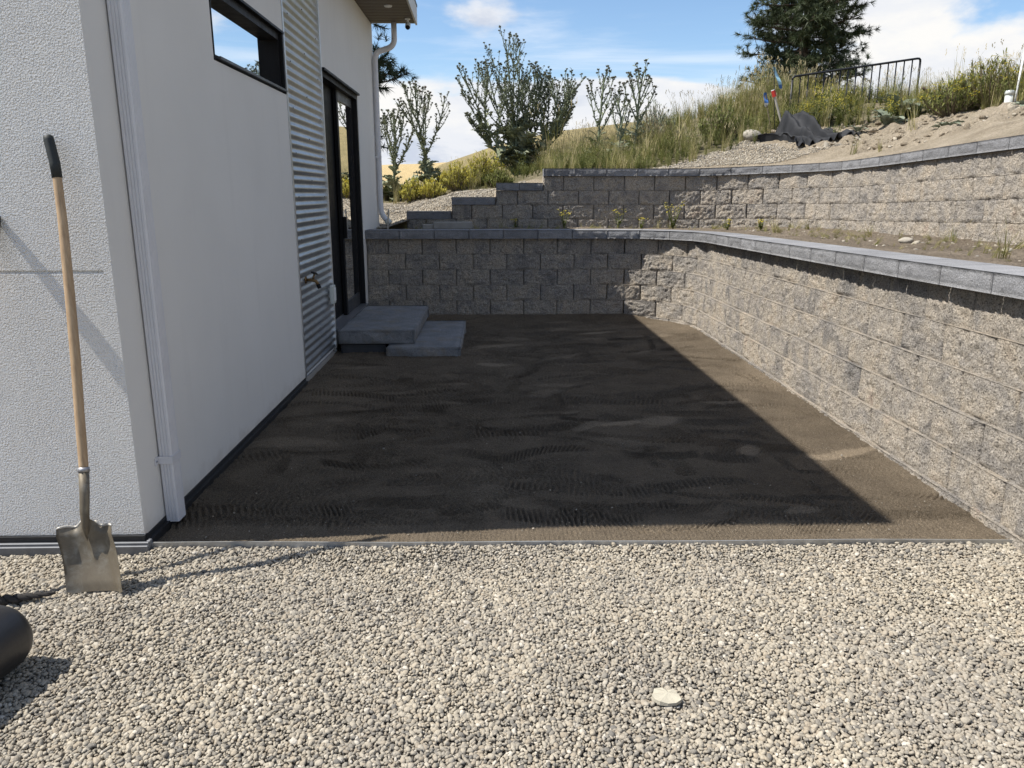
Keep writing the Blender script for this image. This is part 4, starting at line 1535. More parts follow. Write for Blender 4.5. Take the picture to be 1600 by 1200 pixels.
def rock_mesh(name, rx, ry, rz, seed, mat, n=16):
    v, f = [], []
    for i in range(n + 1):
        t = math.pi * i / n
        for k in range(2 * n):
            p = 2 * math.pi * k / (2 * n)
            d = np.array([math.sin(t) * math.cos(p), math.sin(t) * math.sin(p), math.cos(t)])
            q = 1 + 0.22 * fbm(d[0:1] * 1.6 + seed, d[1:2] * 1.6, d[2:3] * 1.6, 4, seed)[0]
            v.append((d[0] * rx * q, d[1] * ry * q, d[2] * rz * q))
    for i in range(n):
        for k in range(2 * n):
            a, b = i * 2 * n + k, i * 2 * n + (k + 1) % (2 * n)
            f.append((a, a + 2 * n, b + 2 * n, b))
    return make_mesh(name, v, f, mat, True)


def hz(x, y):
    return float(hill_z(np.array([x]), np.array([y]))[0])


tag(link('boulder', rock_mesh('boulder', 0.15, 0.13, 0.10, 3, M['stone']), None, (3.92, 12.0, hz(3.92, 12.0) + 0.05), (0.1, 0.2, 0.3)), 'rounded tan boulder at the weed line above the gravel patch', 'boulder')
for i, (x, y, s, lab) in enumerate([(3.60, 6.70, 0.05, 'small pale rock on the terrace soil near the right edge'), (3.50, 5.2, 0.035, 'tiny dark rock at the near end of the terrace soil'),
                                    (5.25, 7.05, 0.16, 'flat grey rock sticking out of the dirt bank below the white cap pipe'), (6.05, 8.1, 0.10, 'brown rock lying at the foot of the white cap pipe')]):
    z = terrace_z(x, y) if i < 2 else hz(x, y)
    tag(link('rock', rock_mesh('rock', s * 1.3, s, s * 0.6, 20 + i, M['stone'], 10), None, (x, y, z + s * 0.25), (0, 0, i * 1.1)), lab, 'rock', 'loose rocks')

# wrought iron fence panel
fx0, fy, fx1 = 4.64, 12.5, 6.60
ft0, ft1, fb0, fb1 = 3.27, 3.545, 2.30, 2.72
fe = thing('fence', 'black iron fence panel of thin bars standing in the tall weeds', 'fence', (fx0, fy, fb0))
inv = Vector((-fx0, -fy, -fb0))


def ftop(x):
    return ft0 + (ft1 - ft0) * (x - fx0) / (fx1 - fx0)


m = MB()
rail = [(fx0, fy, ftop(fx0) - 0.05), (fx0 + 0.004, fy, ftop(fx0) - 0.02), (fx0 + 0.02, fy, ftop(fx0) - 0.004), (fx0 + 0.05, fy, ftop(fx0 + 0.05))]
rail += [(fx1 - 0.05, fy, ftop(fx1 - 0.05)), (fx1 - 0.02, fy, ftop(fx1) - 0.008), (fx1 - 0.004, fy, ftop(fx1) - 0.025), (fx1, fy, ftop(fx1) - 0.055)]
m.tube(rail, 0.0165, 8)
m.obj('top_rail', M['iron'], fe, True, inv)
for x in (fx0, fx1):
    zt = ftop(x) - 0.05
    MB().tube([(x, fy, zt), (x, fy, min(hz(x, fy), zt - 0.5) - 0.1)], 0.0165, 8).obj('post', M['iron'], fe, True, inv)
nb = 15
bar = MB().tube([(0, 0, 0), (0, 0, -0.98)], 0.0095, 6)
bar_me = make_mesh('bar', bar.v, bar.f, M['iron'], True)
for k in range(1, nb + 1):
    x = fx0 + (fx1 - fx0) * k / (nb + 1)
    link('bar', bar_me, fe, (x - fx0, 0, ftop(x) - 0.012 - fb0))
MB().tube([(fx0, fy, ft0 - 0.93), (fx1, fy, ft1 - 0.93)], 0.012, 6).obj('bottom_rail', M['iron'], fe, True, inv)

# stakes with tape and flags
def stake(x0, y0, x1, z1, rad, lab, head, mat):
    z0 = hz(x0, y0)
    t = thing('marker_stake', lab, 'marker stake', (x0, y0, z0), group='marker stakes in the weeds')
    d = Vector((x1 - x0, 0, z1 - z0))
    MB().tube([tuple(d * -0.06), tuple(d)], rad, 6).obj('stake', mat, t)
    head(t, d)


def head_red(t, d):
    n = d.normalized()
    MB().tube([tuple(d - n * 0.085), tuple(d + n * 0.006)], [0.032, 0.032], 4).obj('painted_top', M['red'], t)
    MB().tube([tuple(d + n * 0.0065), tuple(d + n * 0.018)], [0.031, 0.028], 4).obj('cap', M['white'], t)


def ribbon(t, p, w, h, lean, mats, seed):
    r = random.Random(seed)
    for bi, (a, b, mt) in enumerate(mats):
        v, f = [], []
        n = 8
        for k in range(n + 1):
            u = a + (b - a) * k / n
            ww = w * (0.35 + 0.65 * math.sin(math.pi * min(1, u * 0.9 + 0.1)) ** 0.5)
            c = p + Vector((lean * u, 0.02 * math.sin(u * 7), -h * u))
            for s in (-1, 1):
                v.append(c + Vector((s * ww / 2, 0.012 * s * math.sin(u * 5), 0)))
        m_ = len(v)
        v += [q + Vector((0, 0.004, 0)) for q in v]
        for k in range(n):
            f += [(2 * k, 2 * k + 1, 2 * k + 3, 2 * k + 2), (m_ + 2 * k, m_ + 2 * k + 2, m_ + 2 * k + 3, m_ + 2 * k + 1)]
            f += [(2 * k, 2 * k + 2, m_ + 2 * k + 2, m_ + 2 * k), (2 * k + 1, m_ + 2 * k + 1, m_ + 2 * k + 3, 2 * k + 3)]
        MB().add(v, f).obj('ribbon', mt, t)


stake(4.40, 12.0, 4.18, 3.00, 0.016, 'leaning pale wooden stake with a red painted top above the black fabric', head_red, M['stake'])
stake(4.27, 12.05, 4.185, 3.34, 0.006, 'thin wire stake with a pale blue ribbon, tallest by the fence', lambda t, d: ribbon(t, d, 0.055, 0.30, 0.13, [(0, 0.82, M['cyan']), (0.82, 1.0, M['blue'])], 1), M['iron'])
stake(4.24, 12.1, 4.10, 2.95, 0.009, 'short stake with a dark blue ribbon left of the red topped stake', lambda t, d: ribbon(t, d + Vector((-0.0, 0, 0.04)), 0.06, 0.20, 0.03, [(0, 0.75, M['blue']), (0.75, 1.0, M['white'])], 2), M['twig'])

# white cap pipe and its thin marker
px_, py_ = 6.10, 9.45
zb = hz(px_, py_)
cp = thing('cap_pipe', 'short white capped plastic pipe standing on top of the dirt bank', 'pipe', (px_, py_, zb))
MB().tube([(0, 0, -0.1), (0, 0, 0.15)], 0.045, 18).obj('pipe', M['pvc'], cp, True)
MB().tube([(0, 0, 0.1502), (0, 0, 0.185), (0, 0, 0.20)], [0.051, 0.051, 0.040], 18).obj('cap', M['pvc'], cp, True)
tag(MB().tube([(0, 0, -0.1), (0.035, 0, 0.62)], 0.011, 8).obj('marker_rod', M['white'], None, True, (px_ + 0.10, py_ + 0.05, zb)), 'thin white rod leaning behind the white capped pipe', 'rod')
tag(MB().tube([(0, 0, 0), (0.09, 0.02, -0.05), (0.17, 0.05, -0.12)], [0.02, 0.028, 0.016], 7).obj('dead_branch', M['bark'], None, True, (6.42, 12.0, hz(6.42, 12.0) + 0.2)), 'short dark dead branch slanting below the right end of the iron fence', 'branch')


# black landscape fabric
def fabric():
    nu, nv = 70, 60
    U, V = np.meshgrid(np.linspace(0, 1, nu), np.linspace(0, 1, nv), indexing='ij')
    # corner frame: from the top of the gravel edge down to the cap stones
    a, b = np.array([3.86, 11.9]), np.array([4.62, 11.75])
    c, d = np.array([4.20, 11.0]), np.array([4.98, 10.70])
    XY = ((1 - U) * (1 - V))[..., None] * a + (U * (1 - V))[..., None] * b + ((1 - U) * V)[..., None] * c + (U * V)[..., None] * d
    w = 0.09 * fbm(U * 3, V * 3, None, 3, 17)
    X = XY[..., 0] + w + 0.16 * sstep(0.5, 0, U) * np.sin(V * 3.1)
    Y = XY[..., 1] + 0.5 * w
    ridge = 0.30 * np.exp(-((U - 0.60 - 0.10 * V) / 0.13) ** 2) * sstep(1.0, 0.25, V)
    fold = 0.075 * np.sin(2 * np.pi * (U * 7.5 + 0.6 * V + 0.5 * fbm(U * 2, V * 2, None, 2, 5))) * sstep(0, 0.15, V) * (1 - 0.5 * V)
    crump = 0.11 * np.abs(fbm(U * 6, V * 4, None, 3, 23))
    tail = sstep(0.62, 0.85, U)
    Z = hill_z(X, Y) + 0.03 + ridge * (1 - 0.6 * tail) + fold + crump
    v = np.stack([X, Y, Z], -1).reshape(-1, 3)
    keep = (U < 0.72 + 0.28 * sstep(0.55, 0.85, V)).ravel() & (V > 0.12 * (1 - U) - 0.05 + 0.05 * np.sin(U * 9)).ravel()
    f = grid_faces(nu, nv)
    f = f[keep[f].all(1)]
    o = link('landscape_fabric', make_mesh('landscape_fabric', v, f, M['fabric'], True))
    sd = o.modifiers.new('thick', 'SOLIDIFY')
    sd.thickness = 0.004
    tag(o, 'crumpled black landscape fabric draped on the bank behind the upper wall', 'fabric')


fabric()


# ------------------------------------------------------------------ pebbles
def pebble_meshes(n=10):
    import bmesh
    out = []
    for i in range(n):
        bm = bmesh.new()
        bmesh.ops.create_icosphere(bm, subdivisions=2, radius=0.5)
        r = np.random.default_rng(300 + i)
        ax = np.array([1.0, r.uniform(0.52, 0.88), r.uniform(0.40, 0.66)])
        ang = r.uniform(0.0, 0.55)
        for v in bm.verts:
            d = np.array(v.co)
            q = 1 + 0.34 * fbm(d[0:1] * 2.1 + i * 5, d[1:2] * 2.1, d[2:3] * 2.1, 3, 60 + i)[0]
            # slightly squared shoulders
            dd = np.sign(d) * np.abs(d * 2) ** (1 - 0.35 * ang) * 0.5
            v.co = tuple(dd * q * ax)
        me = bpy.data.meshes.new('pebble')
        bm.to_mesh(me)
        bm.free()
        me.materials.append(M['pebble'])
        me.polygons.foreach_set('use_smooth', np.full(len(me.polygons), True))
        out.append(me)
    return out


PEB = pebble_meshes()


def jitter_grid(x0, x1, y0, y1, sp, r, jit=0.42):
    nx, ny = int((x1 - x0) / sp), int((y1 - y0) / sp)
    X, Y = np.meshgrid(x0 + (np.arange(nx) + 0.5) * sp, y0 + (np.arange(ny) + 0.5) * sp, indexing='ij')
    X = X + r.uniform(-jit, jit, X.shape) * sp
    Y = Y + r.uniform(-jit, jit, Y.shape) * sp
    return X.ravel(), Y.ravel()


def pebble_field():
    r = np.random.default_rng(77)
    P, S, T, I = [], [], [], []
    for (x0, x1, y0, y1, sp, zo, s0) in ((-3.0, 2.9, 1.25, 3.205, 0.0110, 0.003, 0.0148), (-3.0, 2.9, 1.25, 3.20, 0.0142, -0.007, 0.0164),
                                         (-5.5, -3.0, 1.0, 3.17, 0.022, 0.0, 0.024), (-5.5, 3.2, -0.5, 1.25, 0.026, 0.0, 0.028)):
        X, Y = jitter_grid(x0, x1, y0, y1, sp, r)
        yl = 3.193 + (X - WX - 0.03) * (3.128 - 3.193) / 3.88
        k = (Y < np.where(X < WX + 0.03, 3.150, yl - 0.009)) & (X < 2.33 + 0.01 * np.sin(Y * 20))
        X, Y = X[k], Y[k]
        yl = yl[k]
        n = len(X)
        sz = s0 * np.exp(r.normal(0, 0.30, n))
        sz = np.clip(sz, s0 * 0.5, s0 * 1.9)
        clump = fbm(X * 2.6, Y * 2.6, None, 3, 19)
        sz *= 1 + 0.22 * clump
        lift = 0.019 * sstep(0.16, 0.0, yl - Y) * (X > WX)
        Z = bed_z(X, Y) + zo + 0.006 * fbm(X * 9, Y * 9, None, 2, 23) + r.uniform(-0.0035, 0.0045, n) + lift
        P.append(np.stack([X, Y, Z], 1))
        S.append(np.stack([sz, sz, sz], 1))
        T.append(np.stack([r.normal(0, 0.45, n), r.normal(0, 0.45, n), r.uniform(0, 6.28, n)], 1))
        I.append(r.integers(0, len(PEB), n))
    o = scatter('gravel', np.concatenate(P), np.concatenate(T), np.concatenate(S), np.concatenate(I), PEB)
    o['label'] = 'washed beige pebbles filling the foreground'


pebble_field()


def hill_gravel():
    r = np.random.default_rng(78)
    X1, Y1 = jitter_grid(1.6, 4.7, 10.6, 13.0, 0.024, r)
    d = wall_dist(X1, Y1)
    top = np.interp(X1, [1.6, 2.0, 2.6, 4.1, 4.6], [0.0, 0.22, 0.62, 1.72, 1.75])
    k = (d > 0.30) & (d < top) & (X1 + 0.55 * (Y1 - 11.0) < 4.55)
    X2, Y2 = jitter_grid(-2.0, 0.5, 10.35, 13.2, 0.024, r)
    d2 = Y2 - 10.85
    lim = np.interp(X2, [-2, -1.2, -0.4, 0.4], [2.1, 2.0, 1.6, 0.9])
    k2 = ((d2 > 0.30) | (X2 < -1.22)) & (d2 < lim) & ~((X2 < -1.52) & (Y2 < 10.95))
    X, Y = np.concatenate([X1[k], X2[k2]]), np.concatenate([Y1[k], Y2[k2]])
    n = len(X)
    sz = 0.024 * np.exp(r.normal(0, 0.25, n))
    P = np.stack([X, Y, hill_z(X, Y) + 0.006], 1)
    scatter('slope_gravel', P, np.stack([r.normal(0, 0.5, n), r.normal(0, 0.5, n), r.uniform(0, 6.28, n)], 1), np.stack([sz, sz, sz], 1), r.integers(0, len(PEB), n), PEB)
    # scattered clods and stones on the bare bank and the terrace
    X3, Y3 = jitter_grid(4.1, 8.2, 2.5, 13.5, 0.10, r, 0.9)
    d3 = wall_dist(X3, Y3)
    k3 = (d3 > 0.3) & (veg_mask(X3, Y3) < 0.7) & (r.random(len(X3)) < 0.5) & (X3 + 0.3 * (Y3 - 11) > 4.3)
    X3, Y3 = X3[k3], Y3[k3]
    s3 = 0.030 * np.exp(r.normal(0, 0.6, len(X3)))
    X4, Y4 = jitter_grid(-1.4, 4.1, 2.5, 10.8, 0.09, r, 0.9)
    k4 = (wall_dist(X4, Y4) < -0.05) & ((X4 > 3.15) | (Y4 > 10.15)) & (r.random(len(X4)) < 0.35)
    X4, Y4 = X4[k4], Y4[k4]
    s4 = 0.018 * np.exp(r.normal(0, 0.5, len(X4)))
    Z4 = 1.062 + 0.03 * fbm(X4 * 1.5, Y4 * 1.5, None, 4, 91) + TSL(X4, Y4)
    cm_ = mat_dirt('dirt_clod', ((0.30, 0.245, 0.175), (0.42, 0.35, 0.26), (0.52, 0.44, 0.33)), False)
    clods = []
    for m0 in PEB[:6]:
        mc = m0.copy()
        mc.materials.clear()
        mc.materials.append(cm_)
        clods.append(mc)
    Xc, Yc = jitter_grid(4.1, 9.0, 2.0, 13.6, 0.055, r, 0.9)
    dc = wall_dist(Xc, Yc)
    kc = (dc > 0.3) & (veg_mask(Xc, Yc) < 0.9) & (Xc + 0.3 * (Yc - 11) > 4.3) & (r.random(len(Xc)) < 0.25 + 0.6 * fbm(Xc * 1.4, Yc * 1.4, None, 3, 15))
    Xc, Yc = Xc[kc], Yc[kc]
    qc = len(Xc)
    sc = np.clip(0.030 * np.exp(r.normal(0, 0.75, qc)), 0.01, 0.095)
    scatter('dirt_clods', np.stack([Xc, Yc, hill_z(Xc, Yc) + 0.10 * sc + 0.012], 1), np.stack([r.normal(0, 0.6, qc), r.normal(0, 0.6, qc), r.uniform(0, 6.28, qc)], 1), np.stack([sc * 1.2, sc, sc * 0.9], 1), r.integers(0, 6, qc), clods)
    # few loose stones lying on the soil pad
    n5 = 1500
    X5, Y5 = r.uniform(-1.4, 2.2, n5), 3.25 + 6.2 * r.random(n5) ** 1.6
    s5 = 0.0042 * np.exp(r.normal(0, 0.42, n5))
    X = np.concatenate([X3, X4, X5])
    Y = np.concatenate([Y3, Y4, Y5])
    Z = np.concatenate([hill_z(X3, Y3) + 0.01, Z4, np.full(n5, 0.010)])
    s = np.concatenate([s3, s4, s5])
    n = len(X)
    scatter('loose_stones', np.stack([X, Y, Z], 1), np.stack([r.normal(0, 0.5, n), r.normal(0, 0.5, n), r.uniform(0, 6.28, n)], 1), np.stack([s, s, s * 0.8], 1), r.integers(0, len(PEB), n), PEB)


hill_gravel()


# ------------------------------------------------------------------ plants
def leaf_blade(L, W, n=7, teeth=0.0, droop=0.6, seed=0, fold=0.15, ruffle=0.0):
    """one leaf along +x, curving down; optional spiny lobes"""
    r = random.Random(seed)
    v, f = [], []
    for i in range(n + 1):
        u = i / n
        w = W * (math.sin(math.pi * min(1, u * 0.92 + 0.06)) ** 0.75) * 0.5
        if teeth and 0 < i < n:
            w *= (1 + teeth) if i % 2 else (1 - teeth)
        w *= r.uniform(0.9, 1.1)
        x = L * (u - 0.12 * droop * u * u)
        z = L * (0.42 * u - droop * u * u * 0.75)
        z1 = ruffle * W * (1 if i % 2 else -1)
        v += [(x, -w, z + fold * w + z1), (x, 0, z), (x, w, z + fold * w - z1)]
    for i in range(n):
        a = 3 * i
        f += [(a, a + 3, a + 4, a + 1), (a + 1, a + 4, a + 5, a + 2)]
    return v, f


def place(v, m):
    return [tuple(m @ Vector(p)) for p in v]


def frame(pos, az, tilt, s=1.0, roll=0.0):
    return Matrix.Translation(pos) @ Matrix.Rotation(az, 4, 'Z') @ Matrix.Rotation(-tilt, 4, 'Y') @ Matrix.Rotation(roll, 4, 'X') @ Matrix.Scale(s, 4)


def bud_mesh(mb, c, s, r):
    rings = [(-0.55, 0.30), (-0.30, 0.72), (0.05, 0.85), (0.40, 0.62), (0.62, 0.30)]
    pts = [c + Vector((0, 0, a * s)) for a, _ in rings]
    mb.tube(pts, [b * s for _, b in rings], 7, 0)
    for k in range(9):
        a = 2 * math.pi * k / 9 + r.random()
        el = r.uniform(-0.6, 0.7)
        d = Vector((math.cos(a) * math.cos(el), math.sin(a) * math.cos(el), math.sin(el)))
        t = d.orthogonal().normalized() * s * 0.16
        b = c + d * s * 0.6
        mb.add([b - t, b + t, b + d * s * 0.85], [(0, 1, 2)])


TH_LEAF = []
for i in range(5):
    v_, f_ = leaf_blade(1.0, 0.46, 11, 0.34, 0.75, 40 + i, 0.3, 0.10)
    TH_LEAF.append(make_mesh('leaf', v_, f_, M['thistle'], False))


def thistle(name, label, x, y, h, stems, spread, seed, dens=1.0, leaf_n=12, leaf_s=0.42, mats=None, az_bias=None, twigs=None, group='tall thistles above the upper wall'):
    r = random.Random(seed)
    z0 = hz(x, y) - 0.03
    t = thing(name, label, 'thistle', (x, y, z0), group=group)
    st, fo, bu = MB(), MB(), MB()
    sm = leaf_blade(1.0, 0.34, 6, 0.35, 0.5, seed, 0.3, 0.08)

    def branch(p, d, L, rad, lev):
        n = 7 if lev < 2 else 4
        pts, q, dd = [p], p, d.copy()
        for i in range(n):
            up = 0.16 if lev else 0.05
            dd = (dd + Vector((r.gauss(0, 0.07), r.gauss(0, 0.07), up))).normalized()
            q = q + dd * (L / n)
            pts.append(q)
        st.tube(pts, [rad * (1 - 0.62 * i / n) for i in range(n + 1)], 5, 0, False)
        # spiny wings and small leaves along the stem
        nl = int(L * (30 if lev == 0 else 38) * dens)
        for k in range(nl):
            u = r.random() * n * 0.96
            i = int(u)
            c = pts[i].lerp(pts[i + 1], u - i)
            az = r.uniform(0, 6.28)
            hf = (c.z) / max(h, 0.1)
            s = r.uniform(0.022, 0.050) + (0.34 * max(0, 0.74 - hf) * r.random() + 0.05 * (r.random() < 0.12)) * (1.0 if lev < 2 else 0.5)
            fo.add(place(sm[0], frame(c, az, r.uniform(0.2, 1.0), s, r.uniform(-.6, .6))), sm[1])
        if lev >= 2 or L < 0.12:
            bud_mesh(bu, pts[-1], r.uniform(0.016, 0.026), r)
            if r.random() < 0.15:
                bud_mesh(bu, pts[-2] + Vector((r.gauss(0, .02), r.gauss(0, .02), 0.02)), r.uniform(0.012, 0.018), r)
            return
        nb = (twigs or (9 if lev == 0 else 5))
        if lev == 1:
            nb = max(2, int(L * 9))
        for k in range(nb):
            u = (0.34 + 0.62 * (k + r.random() * 0.8) / nb) * n
            if lev == 1:
                u = (0.40 + 0.56 * (k + r.random() * 0.6) / nb) * n
            i = min(int(u), n - 1)
            c = pts[i].lerp(pts[i + 1], u - i)
            tdir = (pts[i + 1] - pts[i]).normalized()
            az = (k * 2.4 + r.uniform(-.5, .5))
            side = Vector((math.cos(az), 0.7 * math.sin(az), 0))
            dv = (tdir * 0.95 + side * (0.75 if lev == 0 else 0.62)).normalized()
            fr = u / n
            bl = L * (0.62 * (1.08 - fr) + 0.10) * r.uniform(0.8, 1.15) if lev == 0 else L * (0.42 * (1.1 - fr) + 0.10) * r.uniform(0.7, 1.2)
            branch(c, dv, max(bl, 0.06), rad * (0.62 if lev == 0 else 0.6) * (1 - 0.4 * fr), lev + 1)
        bud_mesh(bu, pts[-1], r.uniform(0.020, 0.028), r)

    for k in range(stems):
        if stems == 1:
            d = Vector((r.gauss(0, 0.04), r.gauss(0, 0.04), 1)).normalized()
            L = h
        else:
            a = (k + 0.5) / stems * 2 - 1
            lean = a * spread + r.uniform(-.05, .05)
            d = Vector((math.sin(lean), r.uniform(-0.35, 0.35), math.cos(lean))).normalized()
            L = h * (1.0 - 0.30 * a * a) * r.uniform(0.66, 1.06)
        branch(Vector((r.gauss(0, 0.04) * (stems > 1), r.gauss(0, 0.04) * (stems > 1), 0)), d, L, 0.026 if stems == 1 else 0.024, 0)
    st.obj('stem', M['thstem'], t, True, kind='stuff' if stems > 1 else None)
    fo.obj('foliage', mats or M['thistle'], t, kind='stuff')
    bu.obj('flower_heads', M['bud'], t, True, kind='stuff')
    for k in range(leaf_n):
        az = k * 2.399 + r.uniform(-.3, .3)
        s = leaf_s * r.uniform(0.6, 1.15)
        zz = r.random() ** 1.4 * (0.36 if stems > 1 else 0.20) * h
        o = link('leaf', TH_LEAF[r.randrange(5)], t, (0.03 * math.cos(az), 0.03 * math.sin(az), 0.04 + zz), (r.uniform(-.4, .4), -r.uniform(0.0, 0.75), az))
        o.scale = (s * (1 - 0.4 * zz / h), s * (1 - 0.4 * zz / h), s)
    return t


thistle('thistle', 'largest bushy many-stemmed grey-green thistle behind the stepped end of the upper wall', 0.52, 14.5, 2.24, 11, 0.84, 3, 1.2, 46, 0.66, None, None, 8)
thistle('thistle', 'slim thistle nearest the white rear downspout', -1.62, 13.4, 1.40, 1, 0, 5, 2.3, 18, 0.42, None, None, 11)
thistle('thistle', 'candelabra thistle between the slim thistle and the largest thistle', -1.06, 13.4, 1.68, 1, 0, 18, 2.3, 20, 0.46, None, None, 13)
thistle('thistle', 'tall single thistle right of the largest one, darkest of that pair', 1.72, 13.0, 1.34, 1, 0, 21, 1.0, 8, 0.35, None, None, 11)
thistle('thistle', 'thistle with open spreading arms farthest right above the upper wall', 2.33, 13.1, 1.26, 1, 0, 26, 1.0, 8, 0.35, None, None, 11)
thistle('thistle', 'short pale silvery thistle between two taller thistles above the straight upper wall', 2.00, 12.6, 0.98, 1, 0, 31, 1.2, 8, 0.30, M['silver'], None, 8)


def brush(name, label, x, y, w, h, seed, n=900, mat=None, cat='shrub', group='yellow-green brush below the thistles', flowers=0):
    r = random.Random(seed)
    t = thing(name, label, cat, (x, y, hz(x, y) - 0.02), group=group)
    st, fo, fl = MB(), MB(), MB()
    lf = leaf_blade(1.0, 0.26, 3, 0, 0.3, seed, 0.2)
    tips = []
    for k in range(int(n / 14)):
        az = r.uniform(0, 6.28)
        rr_ = math.sqrt(r.random())
        tip = Vector((w * rr_ * math.cos(az), 0.8 * w * rr_ * math.sin(az), h * (1 - 0.55 * rr_ ** 2) * r.uniform(0.72, 1.08)))
        base = Vector((tip.x * 0.25, tip.y * 0.25, 0))
        mid = base.lerp(tip, 0.5) + Vector((tip.x * 0.16, tip.y * 0.16, 0))
        st.tube([base, mid, tip], [0.006, 0.004, 0.002], 4, 0, False)
        for q in range(14):
            u = r.random() ** 0.6
            c = base.lerp(mid, u * 2) if u < 0.5 else mid.lerp(tip, u * 2 - 1)
            fo.add(place(lf[0], frame(c + Vector((r.gauss(0, .015), r.gauss(0, .015), r.gauss(0, .01))), r.uniform(0, 6.28), r.uniform(0.3, 1.3), r.uniform(0.035, 0.075))), lf[1])
        if flowers and r.random() < flowers:
            for q in range(5):
                c = tip + Vector((r.gauss(0, .02), r.gauss(0, .02), r.gauss(0, .012)))
                a = r.uniform(0, 6.28)
                s = 0.011
                fl.add([c + Vector((s * math.cos(a + b), s * math.sin(a + b), 0.3 * s * math.sin(b))) for b in (0, 1.57, 3.14, 4.71)], [(0, 1, 2, 3)])
    st.obj('stem', M['twig'], t, kind='stuff')
    fo.obj('foliage', mat or M['shrub'], t, kind='stuff')
    if fl.v:
        fl.obj('flowers', M['yellow'], t, kind='stuff')
    return t


brush('brush_shrub', 'yellow-green brush directly right of the slim thistle', -1.28, 12.9, 0.23, 0.38, 1, 1000, flowers=.6)
brush('brush_shrub', 'low yellow brush at the gravel edge above the lowest wall step', -0.93, 12.7, 0.22, 0.32, 2, 900, flowers=.6)
brush('brush_shrub', 'rounded yellow brush halfway between the second and the largest thistle', -0.55, 12.8, 0.30, 0.45, 3, 1400, flowers=.6)
brush('brush_shrub', 'tallest yellow brush against the left side of the largest thistle', -0.12, 13.2, 0.37, 0.55, 4, 1700, flowers=.6)
brush('brush_shrub', 'dull green brush behind the slim thistle by the house corner', -1.78, 13.6, 0.28, 0.32, 5, 800, M['weed'])
brush('brush_shrub', 'green leafy brush low at the left foot of the largest thistle', 0.10, 12.6, 0.24, 0.30, 6, 900, M['weed'])
brush('brush_shrub', 'grey wispy brush on the skyline right of the spreading thistle', 2.75, 13.6, 0.40, 0.62, 7, 900, M['silver'], group='hillside brush')
brush('brush_shrub', 'dark green bush beside the tan boulder', 3.55, 12.45, 0.34, 0.50, 8, 1500, M['weed'], group='hillside brush')
brush('brush_shrub', 'yellow flowering mustard bush on the right bank below the skyline', 6.35, 10.2, 0.50, 0.62, 9, 1700, M['weed'], group='hillside brush', flowers=.9)
brush('brush_shrub', 'yellow flowering mustard bush left of the white capped pipe', 5.95, 10.35, 0.40, 0.52, 10, 1300, M['weed'], group='hillside brush', flowers=.9)


def rosette(label, x, y, s, n, seed, group):
    r = random.Random(seed)
    t = thing('rosette_plant', label, 'plant', (x, y, hz(x, y)), group=group)
    for k in range(n):
        az = k * 2.399 + r.uniform(-.3, .3)
        o = link('leaf', ROS[k % 4], t, (0.02 * math.cos(az), 0.02 * math.sin(az), 0.02 + 0.05 * r.random() * s), (r.uniform(-.3, .3), -r.uniform(0.0, 1.0), az))
        q = s * r.uniform(0.6, 1.1)
        o.scale = (q, q, q)
    return t


ROS = []
for i in range(4):
    v_, f_ = leaf_blade(0.42, 0.17, 8, 0.16, 0.8, 70 + i, 0.3, 0.04)
    ROS.append(make_mesh('leaf', v_, f_, M['silver'], False))
for i, (x, y, s, n, lab) in enumerate([(5.72, 11.2, 1.0, 18, 'big silver-green rosette below the right end of the iron fence'), (5.40, 10.9, 0.8, 14, 'silver-green rosette on the bare bank left of the big rosette'),
                                       (6.05, 10.6, 0.7, 12, 'silver-green rosette right of the big rosette'), (4.92, 11.9, 0.6, 12, 'small rosette under the middle of the iron fence'),
                                       (4.72, 11.3, 0.45, 10, 'small rosette on the dirt just right of the black fabric'), (5.05, 11.0, 0.4, 10, 'tiny rosette low on the bare bank right of the fabric'),
                                       (5.75, 8.6, 0.5, 11, 'small rosette on the bank under the white capped pipe'), (5.35, 9.4, 0.5, 11, 'small rosette in the middle of the bare right bank')]):
    rosette(lab, x, y, s, n, 50 + i, 'silver rosettes on the dirt bank')


def weed(label, x, y, h, seed, z=None, n=4, flowers=True):
    r = random.Random(seed)
    t = thing('weed', label, 'weed', (x, y, terrace_z(x, y) if z is None else z), group='small weeds on the terrace')
    st, fo, fl = MB(), MB(), MB()
    lf = leaf_blade(1.0, 0.30, 4, 0.2, 0.5, seed, 0.2)
    for k in range(n):
        az = r.uniform(0, 6.28)
        d = Vector((math.cos(az) * 0.35, math.sin(az) * 0.35, 1)).normalized()
        L = h * r.uniform(0.6, 1.05)
        pts = [Vector((0, 0, 0)), d * L * 0.5, d * L + Vector((0, 0, 0.02))]
        st.tube(pts, [0.004, 0.003, 0.002], 4, 0, False)
        for q in range(12):
            u = r.random()
            fo.add(place(lf[0], frame(d * L * u, r.uniform(0, 6.28), r.uniform(0, 0.9), r.uniform(0.03, 0.08) * (1.2 - u))), lf[1])
        for q in range(6 if flowers else 0):
            c = d * L * r.uniform(0.82, 1.05) + Vector((r.gauss(0, .02), r.gauss(0, .02), 0.01))
            a = r.uniform(0, 6.28)
            s = 0.010
            fl.add([c + Vector((s * math.cos(a + b), s * math.sin(a + b), 0.5 * s * math.sin(b))) for b in (0, 1.57, 3.14, 4.71)], [(0, 1, 2, 3)])
    st.obj('stem', M['weed'], t, kind='stuff')
    fo.obj('foliage', M['weed'], t, kind='stuff')
    if fl.v:
        fl.obj('flowers', M['yellow'], t, kind='stuff')


